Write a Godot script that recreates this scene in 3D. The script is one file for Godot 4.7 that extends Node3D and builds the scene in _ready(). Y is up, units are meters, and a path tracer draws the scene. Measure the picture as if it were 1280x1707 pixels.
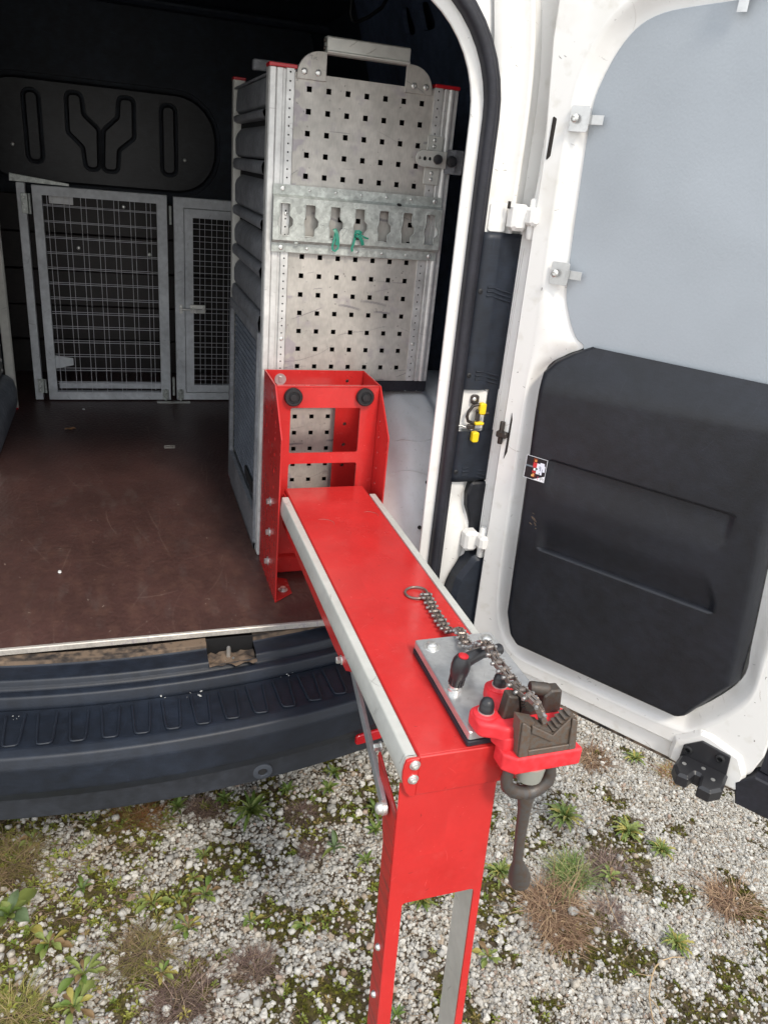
extends Node3D
# A white panel van seen from behind: right rear door open, rack, mesh gate and a red fold-out bench with a chain vice.

var M = {}
var used = {}
var rng = RandomNumberGenerator.new()

# ---------------------------------------------------------------- geometry
class Geo:
	var v = PackedVector3Array()
	var n = PackedVector3Array()
	var uv = PackedVector2Array()
	var col = PackedColorArray()
	var has_uv = false
	var has_col = false
	var c = Color.WHITE

	func tri(a, b, d):           # counter-clockwise seen from outside
		var nn = (b - a).cross(d - a).normalized()
		trin(a, b, d, nn, nn, nn)

	func trin(a, b, d, na, nb, nd):
		v.append(a); v.append(d); v.append(b)
		n.append(na); n.append(nd); n.append(nb)
		if has_col:
			col.append(c); col.append(c); col.append(c)
		if has_uv:
			uv.append(Vector2.ZERO); uv.append(Vector2.ZERO); uv.append(Vector2.ZERO)

	func quad(a, b, d, e):
		tri(a, b, d); tri(a, d, e)

	func quadn(a, b, d, e, na, nb, nd, ne):
		trin(a, b, d, na, nb, nd); trin(a, d, e, na, nd, ne)

	static func area(p):
		var s = 0.0
		for i in p.size():
			var q = p[(i + 1) % p.size()]
			s += p[i].x * q.y - q.x * p[i].y
		return s * 0.5

	static func inset(p, d):
		var out = PackedVector2Array()
		var k = p.size()
		for i in k:
			var a = (p[i] - p[(i + k - 1) % k]).normalized()
			var b = (p[(i + 1) % k] - p[i]).normalized()
			var na = Vector2(-a.y, a.x)
			var nb = Vector2(-b.y, b.x)
			var m = (na + nb)
			var l = m.length()
			if l < 0.2:
				out.append(p[i] + na * d)
			else:
				m /= l
				out.append(p[i] + m * d / maxf(0.35, m.dot(na)))
		return out

	func prism(poly, z0, z1, xf = Transform3D(), ch = 0.0, holes = [], bevels = 1):
		var p = PackedVector2Array(poly)
		if area(p) < 0:
			p.reverse()
		var cap = inset(p, ch) if ch > 0.0 else p
		var k = p.size()
		for i in k:
			var j = (i + 1) % k
			var a = p[i]; var b = p[j]
			var za = z0 + ch; var zb = z1 - ch
			quad(xf * Vector3(a.x, a.y, za), xf * Vector3(b.x, b.y, za), xf * Vector3(b.x, b.y, zb), xf * Vector3(a.x, a.y, zb))
			if ch > 0.0:
				for s in bevels:
					var t0 = PI * 0.5 * s / bevels; var t1 = PI * 0.5 * (s + 1) / bevels
					var i0 = 1.0 - cos(t0); var i1 = 1.0 - cos(t1)
					var h0 = ch * sin(t0); var h1 = ch * sin(t1)
					var c0 = a.lerp(cap[i], i0); var d0 = b.lerp(cap[j], i0)
					var c1 = a.lerp(cap[i], i1); var d1 = b.lerp(cap[j], i1)
					quad(xf * Vector3(c0.x, c0.y, zb + h0), xf * Vector3(d0.x, d0.y, zb + h0), xf * Vector3(d1.x, d1.y, zb + h1), xf * Vector3(c1.x, c1.y, zb + h1))
					quad(xf * Vector3(c1.x, c1.y, za - h1), xf * Vector3(d1.x, d1.y, za - h1), xf * Vector3(d0.x, d0.y, za - h0), xf * Vector3(c0.x, c0.y, za - h0))
		var pieces = [cap]
		for h0 in holes:
			var h = PackedVector2Array(h0)
			if area(h) < 0:
				h.reverse()
			for i in h.size():
				var a = h[i]; var b = h[(i + 1) % h.size()]
				quad(xf * Vector3(b.x, b.y, z0), xf * Vector3(a.x, a.y, z0), xf * Vector3(a.x, a.y, z1), xf * Vector3(b.x, b.y, z1))
			var lo = h[0]; var hi = h[0]
			for q in h:
				lo = Vector2(minf(lo.x, q.x), minf(lo.y, q.y)); hi = Vector2(maxf(hi.x, q.x), maxf(hi.y, q.y))
			var cx = (lo.x + hi.x) * 0.5
			var next = []
			for piece in pieces:
				var pl = piece[0]; var ph = piece[0]
				for q in piece:
					pl = Vector2(minf(pl.x, q.x), minf(pl.y, q.y)); ph = Vector2(maxf(ph.x, q.x), maxf(ph.y, q.y))
				if pl.x > hi.x or ph.x < lo.x or pl.y > hi.y or ph.y < lo.y:
					next.append(piece)
					continue
				var parts = [piece]
				if pl.x < cx - 1e-6 and ph.x > cx + 1e-6:
					var left = PackedVector2Array([Vector2(pl.x - 1, pl.y - 1), Vector2(cx, pl.y - 1), Vector2(cx, ph.y + 1), Vector2(pl.x - 1, ph.y + 1)])
					var right = PackedVector2Array([Vector2(cx, pl.y - 1), Vector2(ph.x + 1, pl.y - 1), Vector2(ph.x + 1, ph.y + 1), Vector2(cx, ph.y + 1)])
					parts = Geometry2D.intersect_polygons(piece, left) + Geometry2D.intersect_polygons(piece, right)
				for q in parts:
					for r in Geometry2D.clip_polygons(q, h):
						next.append(r)
			pieces = next
		for piece in pieces:
			if piece.size() < 3 or absf(area(piece)) < 1e-9:
				continue
			var pp = PackedVector2Array(piece)
			if area(pp) < 0:
				pp.reverse()
			var sc = PackedVector2Array()
			for q in pp:
				sc.append(q * 100.0)
			var ids = Geometry2D.triangulate_polygon(sc)
			if ids.is_empty():           # an inset that crosses itself: let the clipper do it
				var big = PackedVector2Array()
				for q in p: big.append(q * 1000.0)
				pp = PackedVector2Array()
				for q in Geometry2D.offset_polygon(big, -ch * 1000.0, Geometry2D.JOIN_MITER)[0]: pp.append(q / 1000.0)
				sc = PackedVector2Array()
				for q in pp: sc.append(q * 100.0)
				ids = Geometry2D.triangulate_polygon(sc)
				if ids.is_empty(): print("no cap: ", pp.size(), " ", ch, " ", z0)
			for t in range(0, ids.size(), 3):
				var a = pp[ids[t]]; var b = pp[ids[t + 1]]; var d = pp[ids[t + 2]]
				if (b - a).cross(d - a) < 0:
					var w = b; b = d; d = w
				tri(xf * Vector3(a.x, a.y, z1), xf * Vector3(b.x, b.y, z1), xf * Vector3(d.x, d.y, z1))
				tri(xf * Vector3(d.x, d.y, z0), xf * Vector3(b.x, b.y, z0), xf * Vector3(a.x, a.y, z0))

	func box(center, size, ch = 0.0, xf = Transform3D()):
		var h = size * 0.5
		var p
		if ch > 0.0:
			p = [Vector2(-h.x + ch, -h.y), Vector2(h.x - ch, -h.y), Vector2(h.x, -h.y + ch), Vector2(h.x, h.y - ch), Vector2(h.x - ch, h.y), Vector2(-h.x + ch, h.y), Vector2(-h.x, h.y - ch), Vector2(-h.x, -h.y + ch)]
		else:
			p = [Vector2(-h.x, -h.y), Vector2(h.x, -h.y), Vector2(h.x, h.y), Vector2(-h.x, h.y)]
		prism(p, -h.z, h.z, xf * Transform3D(Basis(), center), ch)

	func lathe(profile, seg, xf = Transform3D()):   # profile: (radius, height along local y), bottom to top on the outside
		var k = profile.size()
		for i in k - 1:
			var a = profile[i]; var b = profile[i + 1]
			var d = (b - a)
			if d.length() < 1e-7:
				continue
			var nn = Vector2(d.y, -d.x).normalized()
			var n0 = nn; var n1 = nn
			if i > 0:
				var e = (a - profile[i - 1]); var m = Vector2(e.y, -e.x).normalized()
				if m.dot(nn) > 0.75: n0 = (m + nn).normalized()
			if i < k - 2:
				var e2 = (profile[i + 2] - b); var m2 = Vector2(e2.y, -e2.x).normalized()
				if m2.dot(nn) > 0.75: n1 = (m2 + nn).normalized()
			for s in seg:
				var t0 = TAU * s / seg; var t1 = TAU * (s + 1) / seg
				var c0 = Vector3(cos(t0), 0, -sin(t0)); var c1 = Vector3(cos(t1), 0, -sin(t1))
				var p00 = xf * (c0 * a.x + Vector3(0, a.y, 0)); var p10 = xf * (c1 * a.x + Vector3(0, a.y, 0))
				var p01 = xf * (c0 * b.x + Vector3(0, b.y, 0)); var p11 = xf * (c1 * b.x + Vector3(0, b.y, 0))
				var q00 = (xf.basis * (c0 * n0.x + Vector3(0, n0.y, 0))).normalized(); var q10 = (xf.basis * (c1 * n0.x + Vector3(0, n0.y, 0))).normalized()
				var q01 = (xf.basis * (c0 * n1.x + Vector3(0, n1.y, 0))).normalized(); var q11 = (xf.basis * (c1 * n1.x + Vector3(0, n1.y, 0))).normalized()
				if a.x > 1e-6: trin(p00, p10, p11, q00, q10, q11)
				if b.x > 1e-6: trin(p00, p11, p01, q00, q11, q01)

	func tube(pts, rad, sides = 8, closed = false, flat = 1.0):   # rad: number or one per point
		var k = pts.size()
		var rings = []
		var norms = []
		var up = Vector3.UP
		for i in k:
			var a = pts[(i + k - 1) % k] if (i > 0 or closed) else pts[i]
			var b = pts[(i + 1) % k] if (i < k - 1 or closed) else pts[i]
			var t = (b - a).normalized()
			if i == 0 and absf(t.dot(up)) > 0.9:
				up = Vector3.RIGHT
			var x = up.cross(t).normalized()
			var y = t.cross(x).normalized()
			up = y
			var r = rad[i] if rad is Array else rad
			var ring = []
			var nr = []
			for s in sides:
				var an = TAU * s / sides
				var d = x * cos(an) + y * sin(an) * flat
				ring.append(pts[i] + d * r)
				nr.append((x * cos(an) * flat + y * sin(an)).normalized())
			rings.append(ring); norms.append(nr)
		for i in (k if closed else k - 1):
			var j = (i + 1) % k
			for s in sides:
				var u = (s + 1) % sides
				quadn(rings[i][s], rings[i][u], rings[j][u], rings[j][s], norms[i][s], norms[i][u], norms[j][u], norms[j][s])
		if not closed:
			for s in sides:
				var u = (s + 1) % sides
				tri(pts[0], rings[0][u], rings[0][s])
				tri(pts[k - 1], rings[k - 1][s], rings[k - 1][u])

	func sheet(rows, flip = false, uvs = null):    # rows[i][j]; smooth; normal = dj x di unless flipped
		var ni = rows.size(); var nj = rows[0].size()
		var nr = []
		for i in ni:
			var line = []
			for j in nj:
				var di = rows[mini(i + 1, ni - 1)][j] - rows[maxi(i - 1, 0)][j]
				var dj = rows[i][mini(j + 1, nj - 1)] - rows[i][maxi(j - 1, 0)]
				var m = dj.cross(di)
				if m.length_squared() < 1e-16:
					m = Vector3.UP
				line.append(-m.normalized() if flip else m.normalized())
			nr.append(line)
		for i in ni - 1:
			for j in nj - 1:
				var a = rows[i][j]; var b = rows[i][j + 1]; var d = rows[i + 1][j + 1]; var e = rows[i + 1][j]
				var start = v.size()
				if flip:
					quadn(a, e, d, b, nr[i][j], nr[i + 1][j], nr[i + 1][j + 1], nr[i][j + 1])
				else:
					quadn(a, b, d, e, nr[i][j], nr[i][j + 1], nr[i + 1][j + 1], nr[i + 1][j])
				if uvs != null:
					var w = [uvs[i][j], uvs[i][j + 1], uvs[i + 1][j + 1], uvs[i + 1][j]]
					var order = [0, 2, 3, 0, 1, 2] if flip else [0, 2, 1, 0, 3, 2]
					for q in 6:
						uv[start + q] = w[order[q]]

	func mesh():
		var a = []
		a.resize(Mesh.ARRAY_MAX)
		a[Mesh.ARRAY_VERTEX] = v
		a[Mesh.ARRAY_NORMAL] = n
		if has_uv: a[Mesh.ARRAY_TEX_UV] = uv
		if has_col: a[Mesh.ARRAY_COLOR] = col
		var m = ArrayMesh.new()
		m.add_surface_from_arrays(Mesh.PRIMITIVE_TRIANGLES, a)
		return m

# ---------------------------------------------------------------- scene helpers
func numbered(parent, called):
	var key = str(parent.get_instance_id()) + called
	var k = used.get(key, 0)
	used[key] = k + 1
	return called if k == 0 else "%s_%03d" % [called, k]

func put(called, mesh, mat, parent = self, xf = Transform3D()):
	var o = MeshInstance3D.new()
	o.name = numbered(parent, called)
	o.mesh = mesh.mesh() if mesh is Geo else mesh
	o.material_override = mat
	o.transform = xf
	parent.add_child(o, true)
	return o

func thing(called, label, category, group = ""):
	var o = Node3D.new()
	o.name = numbered(self, called)
	add_child(o, true)
	tag(o, label, category, group)
	return o

func tag(o, label, category, group = "", kind = ""):
	if label: o.set_meta("label", label)
	if category: o.set_meta("category", category)
	if group: o.set_meta("group", group)
	if kind: o.set_meta("kind", kind)
	return o

func rrect(x0, y0, x1, y1, r, seg = 4):
	var p = PackedVector2Array()
	for q in [[x1 - r, y0 + r, -90], [x1 - r, y1 - r, 0], [x0 + r, y1 - r, 90], [x0 + r, y0 + r, 180]]:
		for s in seg + 1:
			var a = deg_to_rad(q[2] + 90.0 * s / seg)
			p.append(Vector2(q[0] + r * cos(a), q[1] + r * sin(a)))
	return p

func circle(cx, cy, r, seg = 12):
	var p = PackedVector2Array()
	for s in seg:
		p.append(Vector2(cx + r * cos(TAU * s / seg), cy + r * sin(TAU * s / seg)))
	return p

func rounded(pts, r, seg = 4):           # fillet every corner of a polygon; r: number or one per corner
	var out = PackedVector2Array()
	var k = pts.size()
	for i in k:
		var p = pts[i]
		var a = pts[(i + k - 1) % k] - p
		var b = pts[(i + 1) % k] - p
		var rr = r[i] if r is Array else r
		if rr <= 0.0:
			out.append(p)
			continue
		var half = absf(a.angle_to(b)) * 0.5
		var d = minf(rr / tan(half), minf(a.length(), b.length()) * 0.48)
		var s0 = p + a.normalized() * d
		var s1 = p + b.normalized() * d
		for s in seg + 1:
			var t = float(s) / seg
			out.append(s0 * (1 - t) * (1 - t) + p * 2 * t * (1 - t) + s1 * t * t)
	return out

func smooth_ring(pts, per = 4):          # closed Catmull-Rom through points
	var out = PackedVector2Array()
	var k = pts.size()
	for i in k:
		for s in per:
			out.append(pts[i].cubic_interpolate(pts[(i + 1) % k], pts[(i + k - 1) % k], pts[(i + 2) % k], float(s) / per))
	return out

func side_xf(x, flip = 1.0):             # polygon (z, y) on a plane of constant x, extruded towards -x
	return Transform3D(Basis(Vector3(0, 0, 1), Vector3(0, 1, 0), Vector3(-1, 0, 0)), Vector3(x, 0, 0))

func flat_xf(y):                         # polygon (x, z), extruded downwards from y
	return Transform3D(Basis(Vector3(1, 0, 0), Vector3(0, 0, 1), Vector3(0, -1, 0)), Vector3(0, y, 0))

func aim(origin, dir):                   # local y along dir
	var y = dir.normalized()
	var x = y.cross(Vector3(0, 0, 1))
	if x.length() < 0.1: x = y.cross(Vector3(1, 0, 0))
	x = x.normalized()
	return Transform3D(Basis(x, y, x.cross(y)), origin)

func hex_bolt(r, h, washer = 0.0):       # local y is the bolt's axis
	var g = Geo.new()
	var down = Transform3D(Basis(Vector3(1, 0, 0), Vector3(0, 0, -1), Vector3(0, 1, 0)), Vector3.ZERO)
	if washer > 0.0:
		g.lathe([Vector2(washer, 0), Vector2(washer, 0.0012), Vector2(washer - 0.0006, 0.0018), Vector2(0, 0.0018)], 16)
	var p = PackedVector2Array()
	for s in 6: p.append(Vector2(r * cos(TAU * s / 6), r * sin(TAU * s / 6)))
	g.prism(p, 0.0012, h, down, r * 0.14)
	return g

func dome_bolt(r, h, socket = true):
	var g = Geo.new()
	var pr = [Vector2(r, 0)]
	for s in 6:
		var a = PI * 0.5 * s / 5
		if socket and cos(a) < 0.42: break
		pr.append(Vector2(r * cos(a), h * sin(a)))
	if socket:
		var l = pr[pr.size() - 1]
		pr.append(Vector2(r * 0.4, l.y + 0.0001)); pr.append(Vector2(r * 0.34, h * 0.3)); pr.append(Vector2(0, h * 0.3))
	g.lathe(pr, 12)
	return g

# ---------------------------------------------------------------- materials
func noise(seed_, freq, oct = 4, type = FastNoiseLite.TYPE_SIMPLEX_SMOOTH):
	var f = FastNoiseLite.new()
	f.seed = seed_; f.frequency = freq; f.noise_type = type
	f.fractal_octaves = oct
	f.fractal_type = FastNoiseLite.FRACTAL_FBM if oct > 1 else FastNoiseLite.FRACTAL_NONE
	return f

func picture(w, h, fn, lines = null):
	var im = Image.create(w, h, false, Image.FORMAT_RGB8)
	for y in h:
		for x in w:
			im.set_pixel(x, y, fn.call(x, y))
	if lines != null: lines.call(im)
	return ImageTexture.create_from_image(im)

func wrap_noise(f, x, y, w):             # tiles with period w
	var e = w * 0.2
	var a = f.get_noise_2d(x, y)
	if x > w - e:
		var t = (x - (w - e)) / e
		a = lerpf(a, f.get_noise_2d(x - w, y), t)
	if y > w - e:
		var t2 = (y - (w - e)) / e
		a = lerpf(a, f.get_noise_2d(x, y - w), t2)
	return a

func scratch(im, x, y, a, l, wide, c, alpha, bend = 0.0):
	var px = x; var py = y
	var w = im.get_width(); var h = im.get_height()
	for i in int(l):
		px += cos(a); py += sin(a); a += bend
		for k in wide:
			var ix = posmod(int(px - sin(a) * k), w); var iy = posmod(int(py + cos(a) * k), h)
			im.set_pixel(ix, iy, im.get_pixel(ix, iy).lerp(c, alpha * (0.5 + 0.5 * sin(PI * i / l))))

func lin(r, g, b):
	return Color(r, g, b).linear_to_srgb()

func mat(called, color, rough = 0.5, metal = 0.0, tex = null, tiles = 1.0, rough_tex = null, bump = null, bump_cm = 0.05, tri = true):
	var m = StandardMaterial3D.new()
	m.resource_name = called
	m.albedo_color = color
	m.roughness = rough
	m.metallic = metal
	if tex != null: m.albedo_texture = tex
	if rough_tex != null:
		m.roughness_texture = rough_tex
		m.roughness_texture_channel = BaseMaterial3D.TEXTURE_CHANNEL_GRAYSCALE
	if bump != null:
		m.normal_enabled = true
		m.normal_texture = bump
		m.normal_scale = bump_cm
	if tri:
		m.uv1_triplanar = true
		m.uv1_scale = Vector3.ONE * tiles
	M[called] = m
	return m

func normal_from(seed_, freq, size = 512, strength = 4.0, oct = 3, type = FastNoiseLite.TYPE_SIMPLEX_SMOOTH):
	var f = noise(seed_, freq, oct, type)
	var im = Image.create(size, size, false, Image.FORMAT_RGB8)
	for y in size:
		for x in size:
			var a = wrap_noise(f, x, y, size) * 0.5 + 0.5
			im.set_pixel(x, y, Color(a, a, a))
	im.bump_map_to_normal_map(strength)
	return ImageTexture.create_from_image(im)

func make_materials():
	var f1 = noise(11, 0.006, 4); var f2 = noise(12, 0.05, 3); var f3 = noise(13, 0.4, 1); var f4 = noise(14, 0.018, 4)
	var W = 512
	var grain = normal_from(21, 0.35, 256, 3.0, 2)
	var fine_grain = normal_from(23, 0.9, 512, 2.0, 1)
	var orange_peel = normal_from(22, 0.03, 256, 0.5, 2)
	# aluminium sheet with grey smears, rub marks and purple ink
	var alu = picture(1024, 1024, func(x, y):
		var a = wrap_noise(f1, x, y, 1024); var b = wrap_noise(f2, x, y, 1024); var d = f3.get_noise_2d(x, y * 0.15)
		var s = 0.80 + a * 0.10 + b * 0.05 + d * 0.025
		var ink = clampf((wrap_noise(f4, x + 300, y, 1024) - 0.28) * 2.2, 0, 1)
		return Color(s, s * 0.985, s * 0.96).lerp(Color(0.62, 0.58, 0.66), ink * 0.4),
		func(im):
			for i in 240:
				scratch(im, rng.randf() * 1024, rng.randf() * 1024, rng.randf_range(-0.35, 0.35), rng.randf_range(8, 70), 1, Color(0.3, 0.29, 0.33), rng.randf_range(0.15, 0.6), rng.randf_range(-0.01, 0.01))
			for i in 30:
				scratch(im, rng.randf() * 1024, rng.randf() * 1024, rng.randf_range(-0.25, 0.25), rng.randf_range(20, 60), 4, Color(0.33, 0.32, 0.38), rng.randf_range(0.2, 0.5), 0.005)
			for i in 900:
				var c = rng.randf_range(0.25, 0.55)
				scratch(im, rng.randf() * 1024, rng.randf() * 1024, rng.randf() * TAU, rng.randf_range(1, 4), 2, Color(c, c, c), 0.55))
	var smear = picture(W, W, func(x, y):
		var a = wrap_noise(f1, x * 1.5, y * 1.5, W * 1.5) * 0.2 + wrap_noise(f2, x, y, W) * 0.12
		var s = clampf(0.42 + a, 0, 1)
		return Color(s, s, s))
	mat("aluminium_sheet", lin(0.80, 0.79, 0.77), 1.0, 0.22, alu, 1.0 / 1.15, smear)
	mat("aluminium", lin(0.84, 0.84, 0.84), 0.38, 0.3, smear_tint(f1, f2, 0.9), 2.0)
	mat("anodised", lin(0.66, 0.66, 0.63), 0.36, 0.2, smear_tint(f1, f2, 0.96), 1.7)
	var galv = picture(W, W, func(x, y):
		var cell = noise_cell.get_noise_2d(x, y)
		var s = 0.72 + cell * 0.10 + wrap_noise(f4, x, y, W) * 0.10 + wrap_noise(f2, x, y, W) * 0.05
		return Color(s * 0.97, s, s * 0.985),
		func(im):
			for i in 500:
				scratch(im, rng.randf() * W, rng.randf() * W, rng.randf() * TAU, rng.randf_range(1, 9), 1, Color(0.28, 0.27, 0.27), 0.5))
	mat("galvanised", lin(0.98, 0.97, 0.95), 0.36, 0.18, galv, 3.2)
	mat("zinc", lin(0.72, 0.72, 0.70), 0.32, 0.8)
	# red powder coat
	var red_t = picture(1024, 1024, func(x, y):
		var a = wrap_noise(f1, x, y, 1024) * 0.05 + wrap_noise(f2, x, y, 1024) * 0.02
		var dust = clampf(wrap_noise(f4, x + 77, y, 1024) * 1.6 - 0.25, 0, 1) * 0.10
		return Color((0.93 + a) * 0.82, (0.93 + a) * 0.20, (0.93 + a) * 0.195).lerp(Color(0.78, 0.45, 0.42), dust),
		func(im):
			for i in 150:
				scratch(im, rng.randf() * 1024, rng.randf() * 1024, rng.randf() * TAU, rng.randf_range(3, 34), 1, Color(0.92, 0.55, 0.53), rng.randf_range(0.1, 0.42), rng.randf_range(-0.03, 0.03))
			for i in 700:
				scratch(im, rng.randf() * 1024, rng.randf() * 1024, rng.randf() * TAU, rng.randf_range(1, 3), 1, Color(0.92, 0.66, 0.62), rng.randf_range(0.2, 0.6))
			for i in 70:
				scratch(im, rng.randf() * 1024, rng.randf() * 1024, rng.randf() * TAU, rng.randf_range(2, 12), 1, Color(0.25, 0.12, 0.11), 0.6))
	var red_cast_t = picture(256, 256, func(x, y):
		var a = wrap_noise(f2, x, y, 256) * 0.08; var d = clampf(wrap_noise(f4, x, y, 256) - 0.25, 0, 1) * 0.5
		return Color(0.86 + a, 0.19 + a, 0.22 + a).lerp(Color(0.45, 0.20, 0.18), d))
	var red_worn_t = picture(512, 512, func(x, y):
		var a = f1.get_noise_2d(x * 0.6, y * 7.0); var b = wrap_noise(f2, x * 0.3, y, 512)
		var w = clampf(a * 1.4 + b * 0.6 + 0.1, 0, 1)
		return Color(0.80, 0.15, 0.14).lerp(Color(0.52, 0.20, 0.19), w * 0.75),
		func(im):
			for i in 120:
				scratch(im, rng.randf() * 512, rng.randf() * 512, rng.randfn() * 0.25, rng.randf_range(6, 50), 1, Color(0.35, 0.13, 0.12) if rng.randf() < 0.6 else Color(0.9, 0.6, 0.58), rng.randf_range(0.2, 0.6)))
	var gloss = picture(W, W, func(x, y):
		var s = clampf(0.19 + wrap_noise(f1, x * 1.7, y * 1.7, W * 1.7) * 0.14 + wrap_noise(f2, x, y, W) * 0.07, 0.08, 1)
		return Color(s, s, s))
	mat("red_paint", Color.WHITE, 1.0, 0.0, red_t, 1.6, gloss, orange_peel, 0.06)
	mat("red_casting", Color(1.0, 1.0, 1.0), 0.5, 0.0, red_cast_t, 5.0, null, fine_grain, 0.12)
	mat("red_plastic", lin(0.5, 0.012, 0.02), 0.3)
	mat("red_lens", lin(0.45, 0.006, 0.012), 0.12)
	# white body paint with chips and grime
	var white_t = picture(1024, 1024, func(x, y):
		var g = clampf(wrap_noise(f1, x, y, 1024) * 1.1 - 0.15, 0, 1) * 0.07 + clampf(wrap_noise(f4, x, y, 1024) - 0.3, 0, 1) * 0.12
		return Color(1 - g, 1 - g * 1.12, 1 - g * 1.4),
		func(im):
			for i in 330:
				var q = pow(rng.randf(), 2.6)
				scratch(im, rng.randf() * 1024, rng.randf() * 1024, rng.randf() * TAU, 1 + q * 9, 1 if rng.randf() < 0.8 else 2, Color(0.22, 0.19, 0.17), 0.7)
			for i in 60:
				scratch(im, rng.randf() * 1024, rng.randf() * 1024, rng.randf() * TAU, rng.randf_range(6, 40), 1, Color(0.62, 0.58, 0.53), 0.5, 0.02))
	mat("white_paint", lin(0.80, 0.79, 0.77), 0.28, 0.0, white_t, 1.1)
	mat("primer_white", lin(0.76, 0.77, 0.775), 0.45, 0.0, white_t, 2.3)
	# black plastics
	var dusty = picture(W, W, func(x, y):
		var s = 0.60 + wrap_noise(f1, x * 1.4, y * 1.4, W * 1.4) * 0.14 + wrap_noise(f2, x, y, W) * 0.10 + f3.get_noise_2d(x * 0.15, y) * 0.05
		return Color(s, s, s * 1.02),
		func(im):
			for i in 90:
				scratch(im, rng.randf() * W, rng.randf() * W, rng.randf() * TAU, rng.randf_range(3, 26), 1, Color(1, 1, 1), rng.randf_range(0.15, 0.5), 0.02)
			for i in 160:
				scratch(im, rng.randf() * W, rng.randf() * W, 0.0, 1, 1, Color(1, 1, 1), 0.6))
	mat("trim_plastic", lin(0.026, 0.030, 0.044), 0.46, 0.0, dusty, 1.3, null, fine_grain, 0.06)
	mat("bumper_plastic", lin(0.032, 0.046, 0.074), 0.5, 0.0, dusty, 1.1, null, fine_grain, 0.05)
	mat("bumper_skirt", lin(0.072, 0.084, 0.106), 0.55, 0.0, dusty, 1.5, null, fine_grain, 0.05)
	mat("rubber", lin(0.044, 0.045, 0.064), 0.6, 0.0, dusty, 3.0, null, fine_grain, 0.08)
	mat("buffer_rubber", lin(0.045, 0.046, 0.050), 0.55, 0.0, dusty, 6.0)
	mat("liner", lin(0.050, 0.072, 0.110), 0.6, 0.0, dusty, 0.9, null, fine_grain, 0.05)
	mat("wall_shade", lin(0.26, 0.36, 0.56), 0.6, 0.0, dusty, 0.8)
	mat("bulkhead_plastic", lin(0.085, 0.088, 0.10), 0.42, 0.0, dusty, 0.8, null, fine_grain, 0.06)
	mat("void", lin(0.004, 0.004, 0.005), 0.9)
	mat("bin_plastic", lin(0.56, 0.58, 0.60), 0.5, 0.0, dusty, 1.8, null, fine_grain, 0.05)
	mat("tambour", lin(0.50, 0.57, 0.66), 0.5, 0.0, dusty, 2.0)
	mat("gate_paint", lin(0.72, 0.75, 0.80), 0.5, 0.0, smear_tint(f1, f2, 0.92), 1.6)
	mat("gate_wire", lin(0.68, 0.68, 0.72), 0.45, 0.2)
	# grey board on the door
	mat("grey_board", lin(0.405, 0.445, 0.49), 0.5, 0.0, picture(W, W, func(x, y):
		var s = 0.94 + wrap_noise(f1, x, y, W) * 0.06 + wrap_noise(f3, x, y, W) * 0.010
		return Color(s, s, s),
		func(im):
			for i in 40:
				scratch(im, rng.randf() * W, rng.randf() * W, rng.randf() * TAU, rng.randf_range(2, 18), 1, Color(1, 1, 0.97), 0.3)), 0.9, null, fine_grain, 0.05)
	var dirt_t = picture(W, W, func(x, y):
		var a = wrap_noise(f1, x, y, W); var b = wrap_noise(f2, x, y, W)
		return Color(1, 0.95, 0.9).lerp(Color(0.30, 0.31, 0.36), clampf(a * 1.6 + b * 0.8 + 0.35, 0, 1)))
	# dark brown phenolic plywood with dust, mud and scratches, laid out once over the whole floor
	var sieve = noise(31, 0.9, 1)
	mat("floor_ply", Color.WHITE, 0.42, 0.0, picture(1024, 1280, func(x, y):
		var a = f1.get_noise_2d(x, y); var b = f2.get_noise_2d(x * 0.6, y); var d = f4.get_noise_2d(x, y * 0.8)
		var base = Color(0.28, 0.195, 0.187)
		var s = 1.0 + a * 0.14 + b * 0.06 + sieve.get_noise_2d(x, y) * 0.12
		var near = smoothstep(520.0, 1280.0, float(y))
		var mud = clampf(d * 0.9 + 0.08, 0, 1) * (0.10 + 0.42 * near) + near * 0.22
		var rim = exp(-absf(x - 1000.0) / 26.0) * smoothstep(300.0, 900.0, float(y)) * (0.5 + b)
		mud = clampf(mud + maxf(rim, 0) * 0.5, 0, 1)
		var c = Color(base.r * s, base.g * s, base.b * s).lerp(Color(0.47, 0.36, 0.30), mud * 0.7)
		var pale = clampf(f4.get_noise_2d(y * 0.35 + 900, x * 0.9) * 1.7 - 0.35, 0, 1)
		return c.lerp(Color(0.40, 0.39, 0.38), pale * 0.3),
		func(im):
			for i in 130:
				scratch(im, rng.randf() * 1024, rng.randf() * 1280, (PI * 0.5 + rng.randfn() * 0.25) if rng.randf() < 0.6 else rng.randf() * TAU, rng.randf_range(20, 180), 1 if rng.randf() < 0.7 else 2, Color(0.55, 0.48, 0.44), rng.randf_range(0.12, 0.45), rng.randf_range(-0.006, 0.006))
			for i in 260:
				var y0 = 1280 * (1.0 - pow(rng.randf(), 1.6))
				scratch(im, rng.randf() * 1024, y0, rng.randf() * TAU, rng.randf_range(1, 7), 1 if rng.randf() < 0.8 else 2, Color(0.78, 0.74, 0.68), rng.randf_range(0.2, 0.75))), 1.0, null, null, 0.0, false)
	M["floor_ply"].normal_enabled = true
	M["floor_ply"].normal_texture = grain
	M["floor_ply"].normal_scale = 0.12
	mat("box_ply", lin(0.055, 0.037, 0.036), 0.5, 0.0, dusty, 0.9)
	mat("dirt", lin(0.17, 0.135, 0.105), 0.9, 0.0, dirt_t, 2.0, null, fine_grain, 0.15)
	mat("rubbed_steel", lin(0.80, 0.78, 0.76), 0.35, 0.2, alu, 3.0)
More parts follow.
